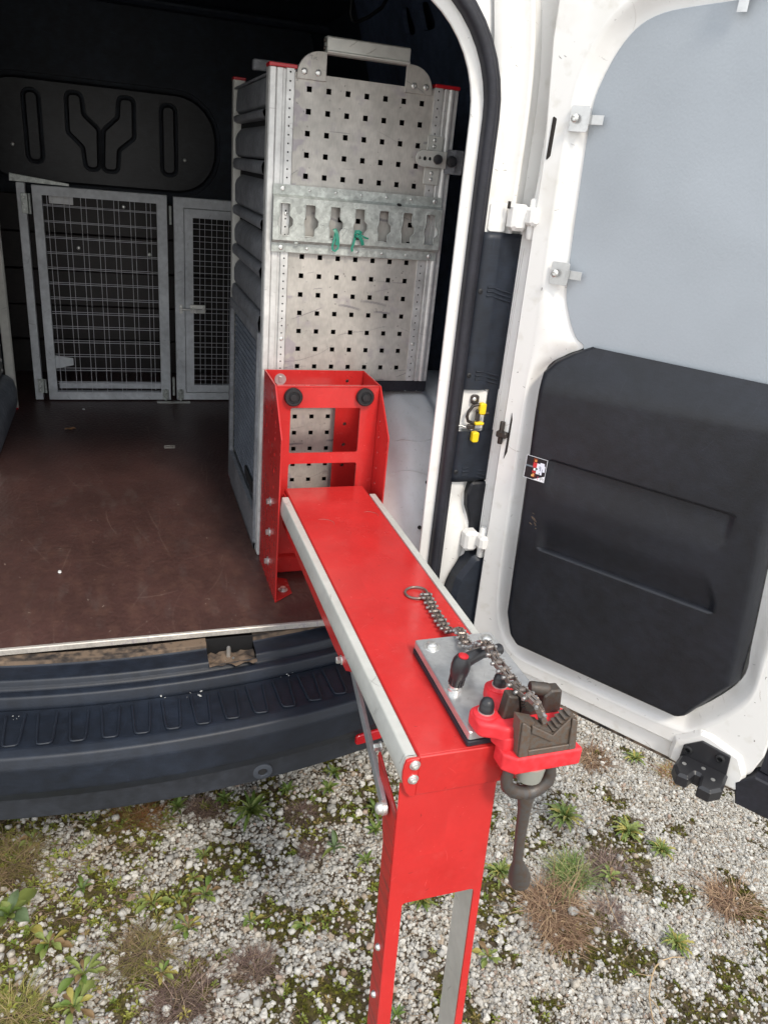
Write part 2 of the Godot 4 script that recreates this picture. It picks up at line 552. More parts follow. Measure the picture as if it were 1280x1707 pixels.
	# vice steels
	var rusty = picture(256, 256, func(x, y):
		var r = clampf(wrap_noise(f2, x, y, 256) * 1.5 + 0.35, 0, 1)
		return Color(0.80, 0.79, 0.78).lerp(Color(0.82, 0.66, 0.54), r * 0.6))
	mat("jaw_steel", lin(0.21, 0.185, 0.165), 0.5, 0.25, rusty, 9.0, null, grain, 0.35)
	mat("dark_steel", lin(0.10, 0.095, 0.095), 0.38, 0.6, rusty, 12.0)
	mat("chain_steel", lin(0.36, 0.345, 0.34), 0.32, 0.6, rusty, 14.0)
	mat("handle_steel", lin(0.15, 0.145, 0.145), 0.45, 0.3, rusty, 8.0, null, grain, 0.2)
	mat("plate_steel", lin(0.62, 0.63, 0.65), 0.28, 0.65, smear_tint(f1, f2, 0.95), 4.0)
	mat("chain_pin", lin(0.27, 0.265, 0.26), 0.36, 0.5)
	mat("sensor_ring", lin(0.050, 0.058, 0.074), 0.6)
	mat("brass_grey", lin(0.46, 0.47, 0.42), 0.4, 0.5)
	mat("black_knob", lin(0.022, 0.022, 0.025), 0.38)
	mat("yellow_plastic", lin(0.85, 0.60, 0.01), 0.35)
	mat("green_tape", lin(0.015, 0.22, 0.15), 0.35)
	mat("ink", lin(0.10, 0.10, 0.11), 0.7)
	mat("dark_slot", lin(0.02, 0.016, 0.014), 0.8)
	mat("cable", lin(0.012, 0.012, 0.014), 0.45)
	mat("dry_stem", lin(0.42, 0.30, 0.17), 0.7)
	mat("fleck", lin(0.42, 0.42, 0.41), 0.8)
	mat("red_worn", Color(0.86, 0.86, 0.86), 0.45, 0.0, red_worn_t, 2.2, null, fine_grain, 0.12)
	mat("dark_jaw", lin(0.105, 0.095, 0.088), 0.5, 0.25, rusty, 10.0, null, grain, 0.35)
	mat("dry_leaf", lin(0.30, 0.15, 0.07), 0.8)
	# ground
	var soil = picture(1024, 1024, func(x, y):
		var a = wrap_noise(f2, x, y, 1024); var b = wrap_noise(f4, x, y, 1024); var d = wrap_noise(f3, x, y, 1024)
		var c = Color(0.27, 0.225, 0.17).lerp(Color(0.42, 0.37, 0.31), clampf(a + 0.3, 0, 1))
		c = c.lerp(Color(0.24, 0.20, 0.15), clampf(b * 1.5, 0, 1) * 0.7)
		return c * (1.0 + d * 0.18))
	mat("soil", Color.WHITE, 0.95, 0.0, soil, 1.9, null, normal_from(25, 0.12, 512, 6.0, 4), 0.8)
	M["soil"].vertex_color_use_as_albedo = true
	var speck = picture(W, W, func(x, y):
		var a = noise_cell.get_noise_2d(x * 1.6, y * 1.6); var b = wrap_noise(f2, x, y, W)
		var s = clampf(0.66 + a * 0.25 + b * 0.15, 0, 1)
		return Color(s, s * 0.985, s * 0.95))
	mat("far_gravel", Color.WHITE, 0.95, 0.0, speck, 1.2)
	M["far_gravel"].uv1_world_triplanar = true
	for k in [["pebble", 0.75], ["moss", 0.9], ["blade", 0.75]]:
		mat(k[0], Color.WHITE, k[1])
		M[k[0]].vertex_color_use_as_albedo = true
	M["pebble"].albedo_texture = picture(256, 256, func(x, y):
		var s = 0.9 + wrap_noise(f2, x, y, 256) * 0.18 + wrap_noise(f3, x, y, 256) * 0.05
		return Color(s, s * 0.99, s * 0.97))
	M["pebble"].uv1_scale = Vector3.ONE * 0.9
	M["blade"].backlight_enabled = true
	M["blade"].backlight = Color(0.3, 0.3, 0.2)
	for k in [["leaf_green", 0.15, 0.235, 0.04], ["leaf_light", 0.27, 0.33, 0.085], ["leaf_yellow", 0.44, 0.38, 0.09], ["leaf_blue", 0.16, 0.23, 0.11], ["leaf_brown", 0.30, 0.19, 0.09]]:
		mat(k[0], lin(k[1], k[2], k[3]), 0.65, 0.0, smear_tint(f1, f2, 0.85), 14.0)
		M[k[0]].backlight_enabled = true
		M[k[0]].backlight = Color(0.45, 0.5, 0.15)

var noise_cell = FastNoiseLite.new()
var tint_cache = {}
func smear_tint(f1, f2, top):
	if tint_cache.has(top): return tint_cache[top]
	var t = picture(512, 512, func(x, y):
		var s = clampf(top + (wrap_noise(f1, x * 1.3, y * 1.3, 512 * 1.3) * 1.2 + wrap_noise(f2, x, y, 512) * 0.6) * (1.02 - top), 0, 1)
		return Color(s, s, s * 0.99),
		func(im):
			for i in 140:
				scratch(im, rng.randf() * 512, rng.randf() * 512, rng.randf() * TAU, rng.randf_range(2, 22), 1, Color(0.4, 0.38, 0.37), rng.randf_range(0.15, 0.5), 0.02))
	tint_cache[top] = t
	return t

func sticker_picture():
	var im = Image.create(128, 136, false, Image.FORMAT_RGB8)
	im.fill(Color(0.08, 0.09, 0.11))
	var blob = func(cx, cy, rx, ry, c):
		for y in range(int(cy - ry), int(cy + ry) + 1):
			for x in range(int(cx - rx), int(cx + rx) + 1):
				if pow((x - cx) / rx, 2) + pow((y - cy) / ry, 2) <= 1.0 and x >= 0 and y >= 0 and x < 128 and y < 136:
					im.set_pixel(x, y, c)
	im.fill_rect(Rect2i(4, 56, 44, 10), Color(0.42, 0.47, 0.5))
	blob.call(56, 20, 12, 13, Color(0.42, 0.16, 0.05)); blob.call(58, 22, 6, 6, Color(0.88, 0.55, 0.3))
	im.fill_rect(Rect2i(46, 34, 24, 30), Color(0.80, 0.20, 0.22))
	im.fill_rect(Rect2i(52, 66, 12, 14), Color(0.95, 0.95, 0.95))
	im.fill_rect(Rect2i(46, 82, 26, 22), Color(0.72, 0.18, 0.18))
	blob.call(58, 108, 13, 14, Color(0.35, 0.12, 0.05)); blob.call(56, 108, 5, 9, Color(0.9, 0.6, 0.38)); blob.call(47, 112, 3, 5, Color(0.9, 0.75, 0.45))
	im.fill_rect(Rect2i(66, 62, 16, 5), Color(0.25, 0.45, 0.3))
	for q in [[82, 48, 13, 14], [100, 38, 13, 12], [104, 58, 15, 18], [86, 72, 10, 14], [98, 86, 6, 10], [78, 84, 9, 12]]:
		blob.call(q[0], q[1], q[2], q[3], Color(0.9, 0.91, 0.96))
	for q in [[92, 62, 3, 12], [86, 54, 2, 9], [104, 70, 2, 9]]:
		blob.call(q[0], q[1], q[2], q[3], Color(0.62, 0.64, 0.7))
	for y in range(96, 136):
		for x in 128:
			if (x - 56) * 0.52 + (y - 134) > 0: im.set_pixel(x, y, Color(0.93, 0.93, 0.95))
	im.fill_rect(Rect2i(84, 108, 4, 14), Color(0.75, 0.25, 0.4)); im.fill_rect(Rect2i(84, 125, 4, 4), Color(0.75, 0.25, 0.4))
	for y in range(108, 130):
		for x in range(98, 122):
			var d = Vector2(x - 110, y - 128).length()
			if (d > 8 and d < 11) or (d > 14 and d < 17 and y < 122): im.set_pixel(x, y, Color(0.55, 0.57, 0.55))
	for x in 128:
		for k in 3:
			im.set_pixel(x, k, Color(0.85, 0.86, 0.88)); im.set_pixel(x, 135 - k, Color(0.85, 0.86, 0.88))
	for y in 136:
		for k in 3:
			im.set_pixel(k, y, Color(0.85, 0.86, 0.88)); im.set_pixel(127 - k, y, Color(0.85, 0.86, 0.88))
	return ImageTexture.create_from_image(im)

# ---------------------------------------------------------------- start
func _ready():
	rng.seed = 7
	noise_cell.noise_type = FastNoiseLite.TYPE_CELLULAR
	noise_cell.cellular_return_type = FastNoiseLite.RETURN_CELL_VALUE
	noise_cell.frequency = 0.06
	noise_cell.seed = 5
	var cam = Camera3D.new()
	cam.name = "camera"
	cam.fov = 66.9785
	cam.near = 0.02
	cam.far = 400.0
	cam.position = Vector3(-0.35765, 1.40519, 1.63391)
	cam.rotation = Vector3(-0.4138141, -0.3465087, 0.0975355)
	add_child(cam)
	cam.current = true
	var env = Environment.new()
	env.background_mode = Environment.BG_SKY
	var sky = Sky.new()
	var ps = ProceduralSkyMaterial.new()
	ps.sky_top_color = Color(0.85, 0.88, 0.92)
	ps.sky_horizon_color = Color(1.0, 0.99, 0.97)
	ps.sky_curve = 0.2
	ps.ground_bottom_color = Color(0.42, 0.41, 0.38)
	ps.ground_horizon_color = Color(0.55, 0.54, 0.51)
	ps.sky_energy_multiplier = 1.25
	sky.sky_material = ps
	env.sky = sky
	env.tonemap_mode = Environment.TONE_MAPPER_LINEAR
	env.tonemap_exposure = 1.27
	env.sdfgi_enabled = true
	env.ssao_enabled = true
	env.ssil_enabled = true
	var we = WorldEnvironment.new()
	we.name = "world"
	we.environment = env
	add_child(we)
	var sun = DirectionalLight3D.new()
	sun.name = "sun"
	sun.light_energy = 0.65
	sun.light_angular_distance = 12.0
	sun.light_color = Color(1.0, 0.96, 0.90)
	sun.shadow_enabled = true
	sun.rotation_degrees = Vector3(-48, 12, 0)
	add_child(sun)
	make_materials()
	build_ground()
	build_van()
	build_right_rack()
	build_left_rack()
	build_gate()
	build_bench()
	build_vice()
	build_small_things()
	build_plants()

# ---------------------------------------------------------------- van
const FLOOR = 0.545
const MID = -0.405

func swell(x):                           # how far the tail curves forward away from the middle
	return -0.28 * (x + 0.38) * (x + 0.38)

func ribbon(section, xs, called, m, parent):
	var g = Geo.new()
	var rows = []
	for x in xs:
		var line = []
		for s in section: line.append(Vector3(x, s.y, s.x + swell(x)))
		rows.append(line)
	g.sheet(rows)
	return put(called, g, m, parent)

func steps(a, b, k):
	var out = []
	for i in k + 1: out.append(lerpf(a, b, float(i) / k))
	return out

func fine(section, per = 3):             # rounds the corners of a section a little
	var out = [section[0]]
	for i in range(1, section.size() - 1):
		var p = section[i]
		var a = section[i - 1] - p; var b = section[i + 1] - p
		var d = minf(0.004, minf(a.length(), b.length()) * 0.4)
		var s0 = p + a.normalized() * d; var s1 = p + b.normalized() * d
		for k in per + 1:
			var t = float(k) / per
			out.append(s0 * (1 - t) * (1 - t) + p * 2 * t * (1 - t) + s1 * t * t)
	out.append(section[section.size() - 1])
	return out

func build_van():
	var van = thing("panel_van", "white panel van with its right rear door open and a brown plywood load floor", "van")
	# ---- load floor
	var g = Geo.new()
	g.has_uv = true
	var rows = []; var uvs = []
	for z in [-1.80, -1.0, -0.3, 0.305]:
		var line = []; var ul = []
		for x in [-1.22, -0.8, -0.4, 0.0, 0.44]:
			line.append(Vector3(x, FLOOR, z)); ul.append(Vector2((x + 1.01) / 0.955, (z + 1.3) / 1.612))
		rows.append(line); uvs.append(ul)
	g.sheet(rows, true, uvs)
	put("load_floor", g, M.floor_ply, van)
	g = Geo.new()
	g.box(Vector3(-0.39, 0.532, -0.75), Vector3(1.62, 0.022, 2.1))
	put("floor_board_core", g, M.box_ply, van)
	g = Geo.new()
	g.box(Vector3(-0.39, 0.5405, 0.3095), Vector3(1.22, 0.0125, 0.0085), 0.0015)
	put("floor_edge_strip", g, M.rubbed_steel, van)
	# recessed lashing plate in the floor
	g = Geo.new()
	g.prism(rrect(-0.247, -0.782, -0.213, -0.757, 0.004), 0, 0.002, flat_xf(FLOOR + 0.002), 0.0006, [rrect(-0.241, -0.776, -0.219, -0.763, 0.003)])
	put("lashing_plate", g, M.rubbed_steel, van)
	g = Geo.new()
	g.box(Vector3(-0.39, 0.36, -1.9), Vector3(1.7, 0.30, 4.2))
	put("underbody", g, M.void, van)
	# ---- sill cover: dirty step, dark step, lip; a gap in it shows the lock bolt
	var sec_a = fine([Vector2(0.314, 0.520), Vector2(0.3145, 0.531), Vector2(0.341, 0.5315), Vector2(0.3425, 0.524)])
	var sec_b = fine([Vector2(0.3425, 0.524), Vector2(0.346, 0.5215), Vector2(0.383, 0.519), Vector2(0.387, 0.508)])
	var sec_c = fine([Vector2(0.385, 0.512), Vector2(0.390, 0.503), Vector2(0.397, 0.501), Vector2(0.402, 0.510), Vector2(0.418, 0.508), Vector2(0.424, 0.488), Vector2(0.424, 0.470)])
	for span in [[-1.04, -0.228, 24], [-0.136, 0.26, 14]]:
		ribbon(sec_a, steps(span[0], span[1], span[2]), "dirty_sill_step", M.dirt, van)
		ribbon(sec_b, steps(span[0], span[1], span[2]), "sill_cover", M.bumper_plastic, van)
	ribbon(sec_c, steps(-1.04, 0.30, 40), "sill_lip", M.bumper_plastic, van)
	g = Geo.new()
	g.box(Vector3(-0.182, 0.492, 0.345), Vector3(0.092, 0.012, 0.082))
	g.box(Vector3(-0.182, 0.515, 0.3235), Vector3(0.092, 0.04, 0.004))
	put("sill_gap_bracket", g, M.void, van)
	g = Geo.new()
	rows = []
	var nf = noise(40, 40.0, 3)
	for i in 9:
		var line = []
		for j in 12:
			var x = -0.2275 + 0.091 * j / 11.0; var z = 0.332 + 0.055 * i / 8.0
			line.append(Vector3(x, 0.508 + nf.get_noise_2d(x, z) * 0.009 + (0.008 if i > 6 else 0.0), z))
		rows.append(line)
	g.sheet(rows, true)
	put("crumbling_filler", g, M.dirt, van)
	g = Geo.new()
	g.tube([Vector3(-0.187, 0.495, 0.348), Vector3(-0.187, 0.528, 0.348), Vector3(-0.187, 0.530, 0.348)], [0.0042, 0.0042, 0.0028], 10)
	g.lathe([Vector2(0.012, 0.5), Vector2(0.012, 0.503), Vector2(0, 0.503)], 12, Transform3D(Basis(), Vector3(-0.187, 0.002, 0.348)))
	put("lock_bolt", g, M.zinc, van)
	# ---- bumper
	var sec = fine([Vector2(0.424, 0.470), Vector2(0.426, 0.487), Vector2(0.535, 0.494), Vector2(0.5535, 0.489), Vector2(0.560, 0.470), Vector2(0.5585, 0.42), Vector2(0.548, 0.398), Vector2(0.5445, 0.396)], 4)
	var bp = ribbon(sec, steps(-1.10, 0.40, 48), "bumper", M.bumper_plastic, van)
	sec = fine([Vector2(0.5445, 0.396), Vector2(0.5425, 0.393), Vector2(0.538, 0.345), Vector2(0.50, 0.338), Vector2(0.42, 0.30)], 4)
	ribbon(sec, steps(-1.10, 0.40, 48), "bumper_skirt", M.bumper_skirt, bp)
	# ribs moulded in the step, seen as pairs of low ridges closed at the front
	for i in 15:
		var cx = -0.612 + i * 0.0515
		g = Geo.new()
		var y0 = 0.4925; var z1 = 0.529 + swell(cx); var z0 = 0.442 + swell(cx)
		var pts = []
		for q in [[-0.0155, 0.0], [-0.0145, 0.3], [-0.0125, 0.85], [-0.0105, 0.98], [-0.006, 1.0], [0.006, 1.0], [0.0105, 0.98], [0.0125, 0.85], [0.0145, 0.3], [0.0155, 0.0]]:
			pts.append(Vector3(cx + q[0], y0 - 0.0035 + 0.0065 * lerpf(0.25, 1.0, q[1]), lerpf(z0, z1, q[1])))
		g.tube(pts, 0.0022, 6)
		put("tread_rib", g, M.bumper_plastic, bp)
	g = Geo.new()
	g.lathe([Vector2(0.0185, -0.001), Vector2(0.0185, 0.0015), Vector2(0.014, 0.0032), Vector2(0.0095, 0.0032), Vector2(0.008, 0.0005), Vector2(0, 0.0005)], 24, aim(Vector3(-0.146, 0.368, 0.5405 + swell(-0.146)), Vector3(0, -0.09, 1)))
	put("parking_sensor", g, M.sensor_ring, bp)
	g = Geo.new()
	g.lathe([Vector2(0.0075, 0.0), Vector2(0.0075, 0.0012), Vector2(0, 0.0012)], 18, aim(Vector3(-0.146, 0.368, 0.5412 + swell(-0.146)), Vector3(0, -0.09, 1)))
	put("sensor_face", g, M.black_knob, bp)
	g = Geo.new()
	g.prism(rrect(0.030, 0.384, 0.150, 0.407, 0.006), 0.0, 0.008, Transform3D(Basis(Vector3.UP, 0.19), Vector3(0.006, 0, 0.510)), 0.002)
	put("reflector", g, M.red_lens, bp)
	g = Geo.new()
	g.prism(rounded([Vector2(0.318, 0.692), Vector2(0.285, 0.640), Vector2(0.279, 0.600), Vector2(0.279, 0.36), Vector2(0.46, 0.36), Vector2(0.47, 0.69)], 0.02), 0.28, 0.345, Transform3D(), 0.01)
	put("bumper_corner", g, M.bumper_plastic, bp)
	# ---- bulkhead with a raised panel, moulded bars and two cranked ribs
	var pill = rrect(-0.84, 1.25, 0.03, 1.60, 0.155, 8)
	g = Geo.new()
	g.prism([Vector2(-1.30, 0.5), Vector2(0.5, 0.5), Vector2(0.5, 1.9), Vector2(-1.30, 1.9)], -1.82, -1.80, Transform3D(), 0, [rrect(-0.856, 1.234, 0.046, 1.616, 0.17, 8)])
	var bh = put("bulkhead", g, M.liner, van)
	g = Geo.new()
	g.box(Vector3(-0.4, 1.2, -1.835), Vector3(1.8, 1.4, 0.02))
	put("bulkhead_back", g, M.liner, bh)
	var shapes = [
		rrect(-0.657, 1.322, -0.611, 1.556, 0.02), rrect(-0.176, 1.316, -0.128, 1.556, 0.02),
		rounded([Vector2(-0.511, 1.562), Vector2(-0.463, 1.562), Vector2(-0.460, 1.495), Vector2(-0.409, 1.450), Vector2(-0.413, 1.312), Vector2(-0.457, 1.312), Vector2(-0.463, 1.385), Vector2(-0.513, 1.432)], 0.02),
		rounded([Vector2(-0.328, 1.565), Vector2(-0.279, 1.565), Vector2(-0.282, 1.433), Vector2(-0.339, 1.386), Vector2(-0.346, 1.310), Vector2(-0.396, 1.310), Vector2(-0.387, 1.448), Vector2(-0.334, 1.497)], 0.02)]
	var holes = []
	for s in shapes:
		var sp = PackedVector2Array(s)
		if Geo.area(sp) < 0: sp.reverse()
		holes.append(Geo.inset(sp, -0.011))
	g = Geo.new()
	g.prism(pill, -1.82, -1.792, Transform3D(), 0.008, holes)
	put("raised_panel", g, M.bulkhead_plastic, bh)
	for s in shapes:
		g = Geo.new()
		g.prism(s, -1.82, -1.790, Transform3D(), 0.006)
		put("moulded_rib", g, M.bulkhead_plastic, bh)
	for q in [[-0.709, 1.372], [-0.093, 1.372]]:
		put("screw", dome_bolt(0.007, 0.004), M.zinc, bh, aim(Vector3(q[0], q[1], -1.792), Vector3(0, 0, 1)))
	# ---- side walls, roof
	g = Geo.new()
	g.prism([Vector2(-1.82, 0.5), Vector2(0.30, 0.5), Vector2(0.30, 1.62), Vector2(-1.82, 1.62)], 0, 0.02, side_xf(0.46))
	put("right_side_wall", g, M.wall_shade, van)
	g = Geo.new()
	g.prism([Vector2(-1.82, 0.5), Vector2(0.30, 0.5), Vector2(0.30, 1.62), Vector2(-1.82, 1.62)], 0, 0.02, side_xf(-1.22))
	put("left_side_wall", g, M.wall_shade, van)
	for s in [1, -1]:
		g = Geo.new()
		var tilt = Transform3D(Basis(Vector3(0, 0, 1), Vector3(-0.30 * s, 0.954, 0), Vector3(-0.954, -0.30 * s, 0)).orthonormalized(), Vector3(MID + s * 0.845, 1.61, 0))
		var hs = []
		if s > 0:
			hs = [rounded([Vector2(-0.520, 0.195), Vector2(-0.449, 0.186), Vector2(-0.412, 0.128), Vector2(-0.510, 0.130)], 0.016), rounded([Vector2(-0.640, 0.200), Vector2(-0.588, 0.192), Vector2(-0.555, 0.130), Vector2(-0.640, 0.134)], 0.016)]
		g.prism([Vector2(-1.04, -0.01), Vector2(0.30, -0.01), Vector2(0.30, 0.30), Vector2(-1.04, 0.30)], -0.006, 0.006, tilt, 0, hs)
		put("cant_rail_panel", g, M.wall_shade, van)
		g = Geo.new()
		g.prism([Vector2(-1.82, -0.01), Vector2(0.30, -0.01), Vector2(0.30, 0.30), Vector2(-1.82, 0.30)], -0.03 * s - 0.003, -0.03 * s + 0.003, tilt)
		put("cant_rail_back", g, M.liner, van)
	g = Geo.new()
	g.box(Vector3(MID, 1.875, -0.76), Vector3(1.75, 0.02, 2.14))
	put("roof_liner", g, M.liner, van)
	for z in [-1.55]:
		g = Geo.new()
		g.box(Vector3(MID, 1.85, z), Vector3(1.72, 0.028, 0.07), 0.01)
		put("roof_bow", g, M.liner, van)
	g = Geo.new()
	g.tube([Vector3(0.215, 1.87, -0.5), Vector3(0.2036, 1.7788, -0.5), Vector3(0.2019, 1.745, -0.5), Vector3(0.207, 1.731, -0.5), Vector3(0.218, 1.7287, -0.5), Vector3(0.2489, 1.744, -0.5), Vector3(0.2806, 1.7683, -0.5), Vector3(0.298, 1.80, -0.5), Vector3(0.30, 1.87, -0.5)], 0.0045, 8)
	put("roof_cable", g, M.cable, van)
	# outer body
	g = Geo.new()
	var arc = []
	for q in [[0.3, 0.475], [0.62, 0.492], [1.0, 0.492], [1.35, 0.487], [1.62, 0.475], [1.80, 0.445], [1.90, 0.38], [1.935, 0.2], [1.935, -0.405]]:
		arc.append(q)
	rows = []
	for z in [0.30, -0.5, -1.5, -2.6, -3.4]:
		var line = []
		for q in arc: line.append(Vector3(q[1], q[0], z))
		rows.append(line)
	g.sheet(rows, true)
	rows = []
	for z in [0.30, -0.5, -1.5, -2.6, -3.4]:
		var line = []
		for q in arc: line.append(Vector3(2 * MID - q[1], q[0], z))
		rows.append(line)
	g.sheet(rows)
	g.prism([Vector2(-1.29, 0.3), Vector2(0.48, 0.3), Vector2(0.48, 1.5), Vector2(0.3, 1.915), Vector2(-1.11, 1.915), Vector2(-1.29, 1.5)], -3.42, -3.40)
	put("outer_body", g, M.white_paint, van)
	for s in [1, -1]:
		var x = MID + s * 0.76
		g = Geo.new()
		g.lathe([Vector2(0.20, -0.1), Vector2(0.29, -0.105), Vector2(0.315, -0.08), Vector2(0.315, 0.08), Vector2(0.29, 0.105), Vector2(0.20, 0.1)], 28, aim(Vector3(x, 0.315, -0.42), Vector3(s, 0, 0)))
		var wh = put("rear_wheel", g, M.rubber, van)
		g = Geo.new()
		g.lathe([Vector2(0.20, -0.09), Vector2(0.20, 0.09), Vector2(0.18, 0.07), Vector2(0.09, 0.05), Vector2(0, 0.06)], 24, aim(Vector3(x, 0.315, -0.42), Vector3(s, 0, 0)))
		put("rim", g, M.zinc, wh)
	# ---- wheel arch beside the rack
	g = Geo.new()
	rows = []
	for i in 49:
		var a = lerpf(0.0, PI, i / 48.0)
		var line = []
		for k in 41:
			var t = k / 40.0
			var x = lerpf(0.152, 0.445, t)
			var r = 0.425 - 0.07 * pow(1.0 - minf(1.0, t / 0.34), 2.0) - 0.012 * smoothstep(0.55, 0.62, t)
			if i > 11 and i < 21: r += 0.007 * smoothstep(0.1, 0.3, t) * (1.0 - smoothstep(0.5, 0.6, t))
			r += 0.004 * smoothstep(0.62, 0.66, t) * (1.0 - smoothstep(0.80, 0.84, t)) * float(i % 15 > 4)
			r += 0.0018 * sin(i * 1.3 + t * 9.0) * sin(t * 23.0 + i * 0.4)
			line.append(Vector3(x, 0.53 + r * sin(a), -0.16 + r * cos(a)))
		rows.append(line)
	g.sheet(rows)
	rows = []
	for i in 25:
		var a = lerpf(0.0, PI, i / 24.0)
		rows.append([Vector3(0.152, 0.53 + 0.355 * sin(a), -0.16 + 0.355 * cos(a)), Vector3(0.152, 0.53, -0.16)])
	g.sheet(rows, true)
	var arch = put("wheel_arch", g, M.primer_white, van)
	for q in [[0.50, 0.26, 0.40, 0.0012], [0.72, 0.165, 0.40, 0.0009], [0.90, 0.17, 0.36, 0.0014], [0.30, 0.22, 0.40, 0.0010]]:
		g = Geo.new()
		var pts = []
		for k in 12:
			var x = lerpf(q[1], q[2], k / 11.0)
			var a = q[0] + 0.02 * sin(k * 0.9)
			var t = (x - 0.152) / 0.293
			var r = 0.4255 - 0.07 * pow(1.0 - minf(1.0, t / 0.34), 2.0) + (0.007 if a > 0.72 and a < 1.3 and t > 0.2 and t < 0.52 else 0.0)
			pts.append(Vector3(x, 0.53 + r * sin(a), -0.16 + r * cos(a)))
		g.tube(pts, q[3], 5)
		put("pressed_seam", g, M.primer_white, arch)
	for q in [[0.235, 0.43], [0.30, 0.36], [0.262, 0.66]]:
		g = Geo.new()
		g.lathe([Vector2(0.0045, 0), Vector2(0.0045, 0.0008), Vector2(0, 0.0008)], 10, aim(Vector3(q[0], 0.53 + 0.4255 * sin(q[1]), -0.16 + 0.4255 * cos(q[1])), Vector3(0, sin(q[1]), cos(q[1]))))
		put("drain_hole", g, M.dark_slot, arch)
	# ---- door frame: flange, seal and the outer shell of the tail
	var path = []; var nrm = []
	var R = 0.176
	var xr = 0.207; var xl = 2 * MID - 0.207; var top = 1.676
	for y in [0.50, 0.70, 0.95, 1.2, 1.38]: path.append(Vector2(xr + 0.004 * (1.38 - y), y)); nrm.append(Vector2(1, 0))
	for s in 13:
		var a = PI * 0.5 * s / 12
		path.append(Vector2(xr - R + R * cos(a), top - R + R * sin(a))); nrm.append(Vector2(cos(a), sin(a)))
	for s in 13:
		var a = PI * 0.5 + PI * 0.5 * s / 12
		path.append(Vector2(xl + R + R * cos(a), top - R + R * sin(a))); nrm.append(Vector2(cos(a), sin(a)))
	for y in [1.38, 1.2, 0.95, 0.7, 0.5]: path.append(Vector2(xl, y)); nrm.append(Vector2(-1, 0))
	var along = func(section, m, called):     # section: (offset outwards, z)
		var h = Geo.new()
		var rr = []
		for i in path.size():
			var line = []
			for s in section:
				var p = path[i] + nrm[i] * s.x
				line.append(Vector3(p.x, p.y, s.y))
			rr.append(line)
		h.sheet(rr)
		return put(called, h, m, van)
	along.call(fine([Vector2(0.04, 0.262), Vector2(0.014, 0.282), Vector2(0.001, 0.294), Vector2(0.001, 0.300), Vector2(0.012, 0.3035), Vector2(0.026, 0.304)]), M.white_paint, "door_frame_flange")
	along.call([Vector2(0.0205, 0.302), Vector2(0.0205, 0.318), Vector2(0.0225, 0.3245), Vector2(0.028, 0.3275), Vector2(0.035, 0.3265), Vector2(0.0385, 0.322), Vector2(0.0395, 0.317), Vector2(0.044, 0.3155), Vector2(0.0485, 0.312), Vector2(0.0495, 0.303), Vector2(0.0495, 0.29)], M.rubber, "door_seal")
	# white jamb outside the seal: pressed channel, ridge, outer return
	g = Geo.new()
	rows = []
	for y in steps(0.44, 1.915, 30):
		var line = []
		var dx = 0.0
		if y > 1.5: dx = -(1.0 - sqrt(maxf(0.0, 1.0 - pow((y - 1.5) / 0.45, 2)))) * 0.26
		for s in [[0.242, 0.296], [0.252, 0.304], [0.262, 0.306], [0.270, 0.302], [0.278, 0.294], [0.290, 0.292], [0.300, 0.2935], [0.305, 0.302], [0.310, 0.306], [0.3145, 0.302], [0.318, 0.296], [0.326, 0.294], [0.338, 0.285], [0.352, 0.262], [0.375, 0.255], [0.43, 0.262], [0.458, 0.28], [0.463, 0.302]]:
			line.append(Vector3(s[0] + dx * (0.6 + s[0]), y, s[1]))
		rows.append(line)
	g.sheet(rows)
	var jamb = put("rear_jamb", g, M.white_paint, van)
	g = Geo.new()
	g.prism([Vector2(2 * MID - 0.46, 0.44), Vector2(2 * MID - 0.25, 0.44), Vector2(2 * MID - 0.25, 1.70), Vector2(-1.0, 1.915), Vector2(2 * MID - 0.46, 1.915)], 0.28, 0.30)
	put("left_rear_jamb", g, M.white_paint, van)
	g = Geo.new()
	var opening = PackedVector2Array()
	for i in path.size(): opening.append(path[i] + nrm[i] * 0.03)
	opening.insert(0, Vector2(opening[0].x, 0.30)); opening.append(Vector2(opening[opening.size() - 1].x, 0.30))
	var tail = PackedVector2Array([Vector2(2 * MID - 0.46, 0.30)])
	tail.append_array(PackedVector2Array([Vector2(2 * MID - 0.46, 1.75), Vector2(2 * MID - 0.36, 1.915), Vector2(0.36, 1.915), Vector2(0.46, 1.75), Vector2(0.46, 0.30)]))
	tail.append_array(opening)
	g.prism(tail, 0.272, 0.2885)
	put("tail_panel", g, M.white_paint, van)
	# hinge plate outline on the jamb, and the hinges
	g = Geo.new()
	g.prism(rrect(0.262, 1.3235, 0.296, 1.372, 0.006), 0.300, 0.3085, Transform3D(), 0.001)
	put("hinge_plate", g, M.white_paint, jamb)
	for y in [1.351, 0.722]:
		g = Geo.new()
		g.box(Vector3(0.309, y, 0.3235), Vector3(0.030, 0.044, 0.030), 0.006)
		g.box(Vector3(0.327, y + 0.004, 0.343), Vector3(0.020, 0.030, 0.034), 0.005)
		g.lathe([Vector2(0.0, -0.034), Vector2(0.0075, -0.034), Vector2(0.0085, -0.032), Vector2(0.0085, 0.03), Vector2(0.006, 0.033), Vector2(0, 0.033)], 12, Transform3D(Basis(), Vector3(0.332, y, 0.338)))
		put("hinge", g, M.white_paint, jamb)
	g = Geo.new()
	g.box(Vector3(0.291, 1.370, 0.3215), Vector3(0.004, 0.012, 0.004))
	put("hinge_slot", g, M.dark_slot, jamb)
	# black cover on the jamb
	g = Geo.new()
	rows = []
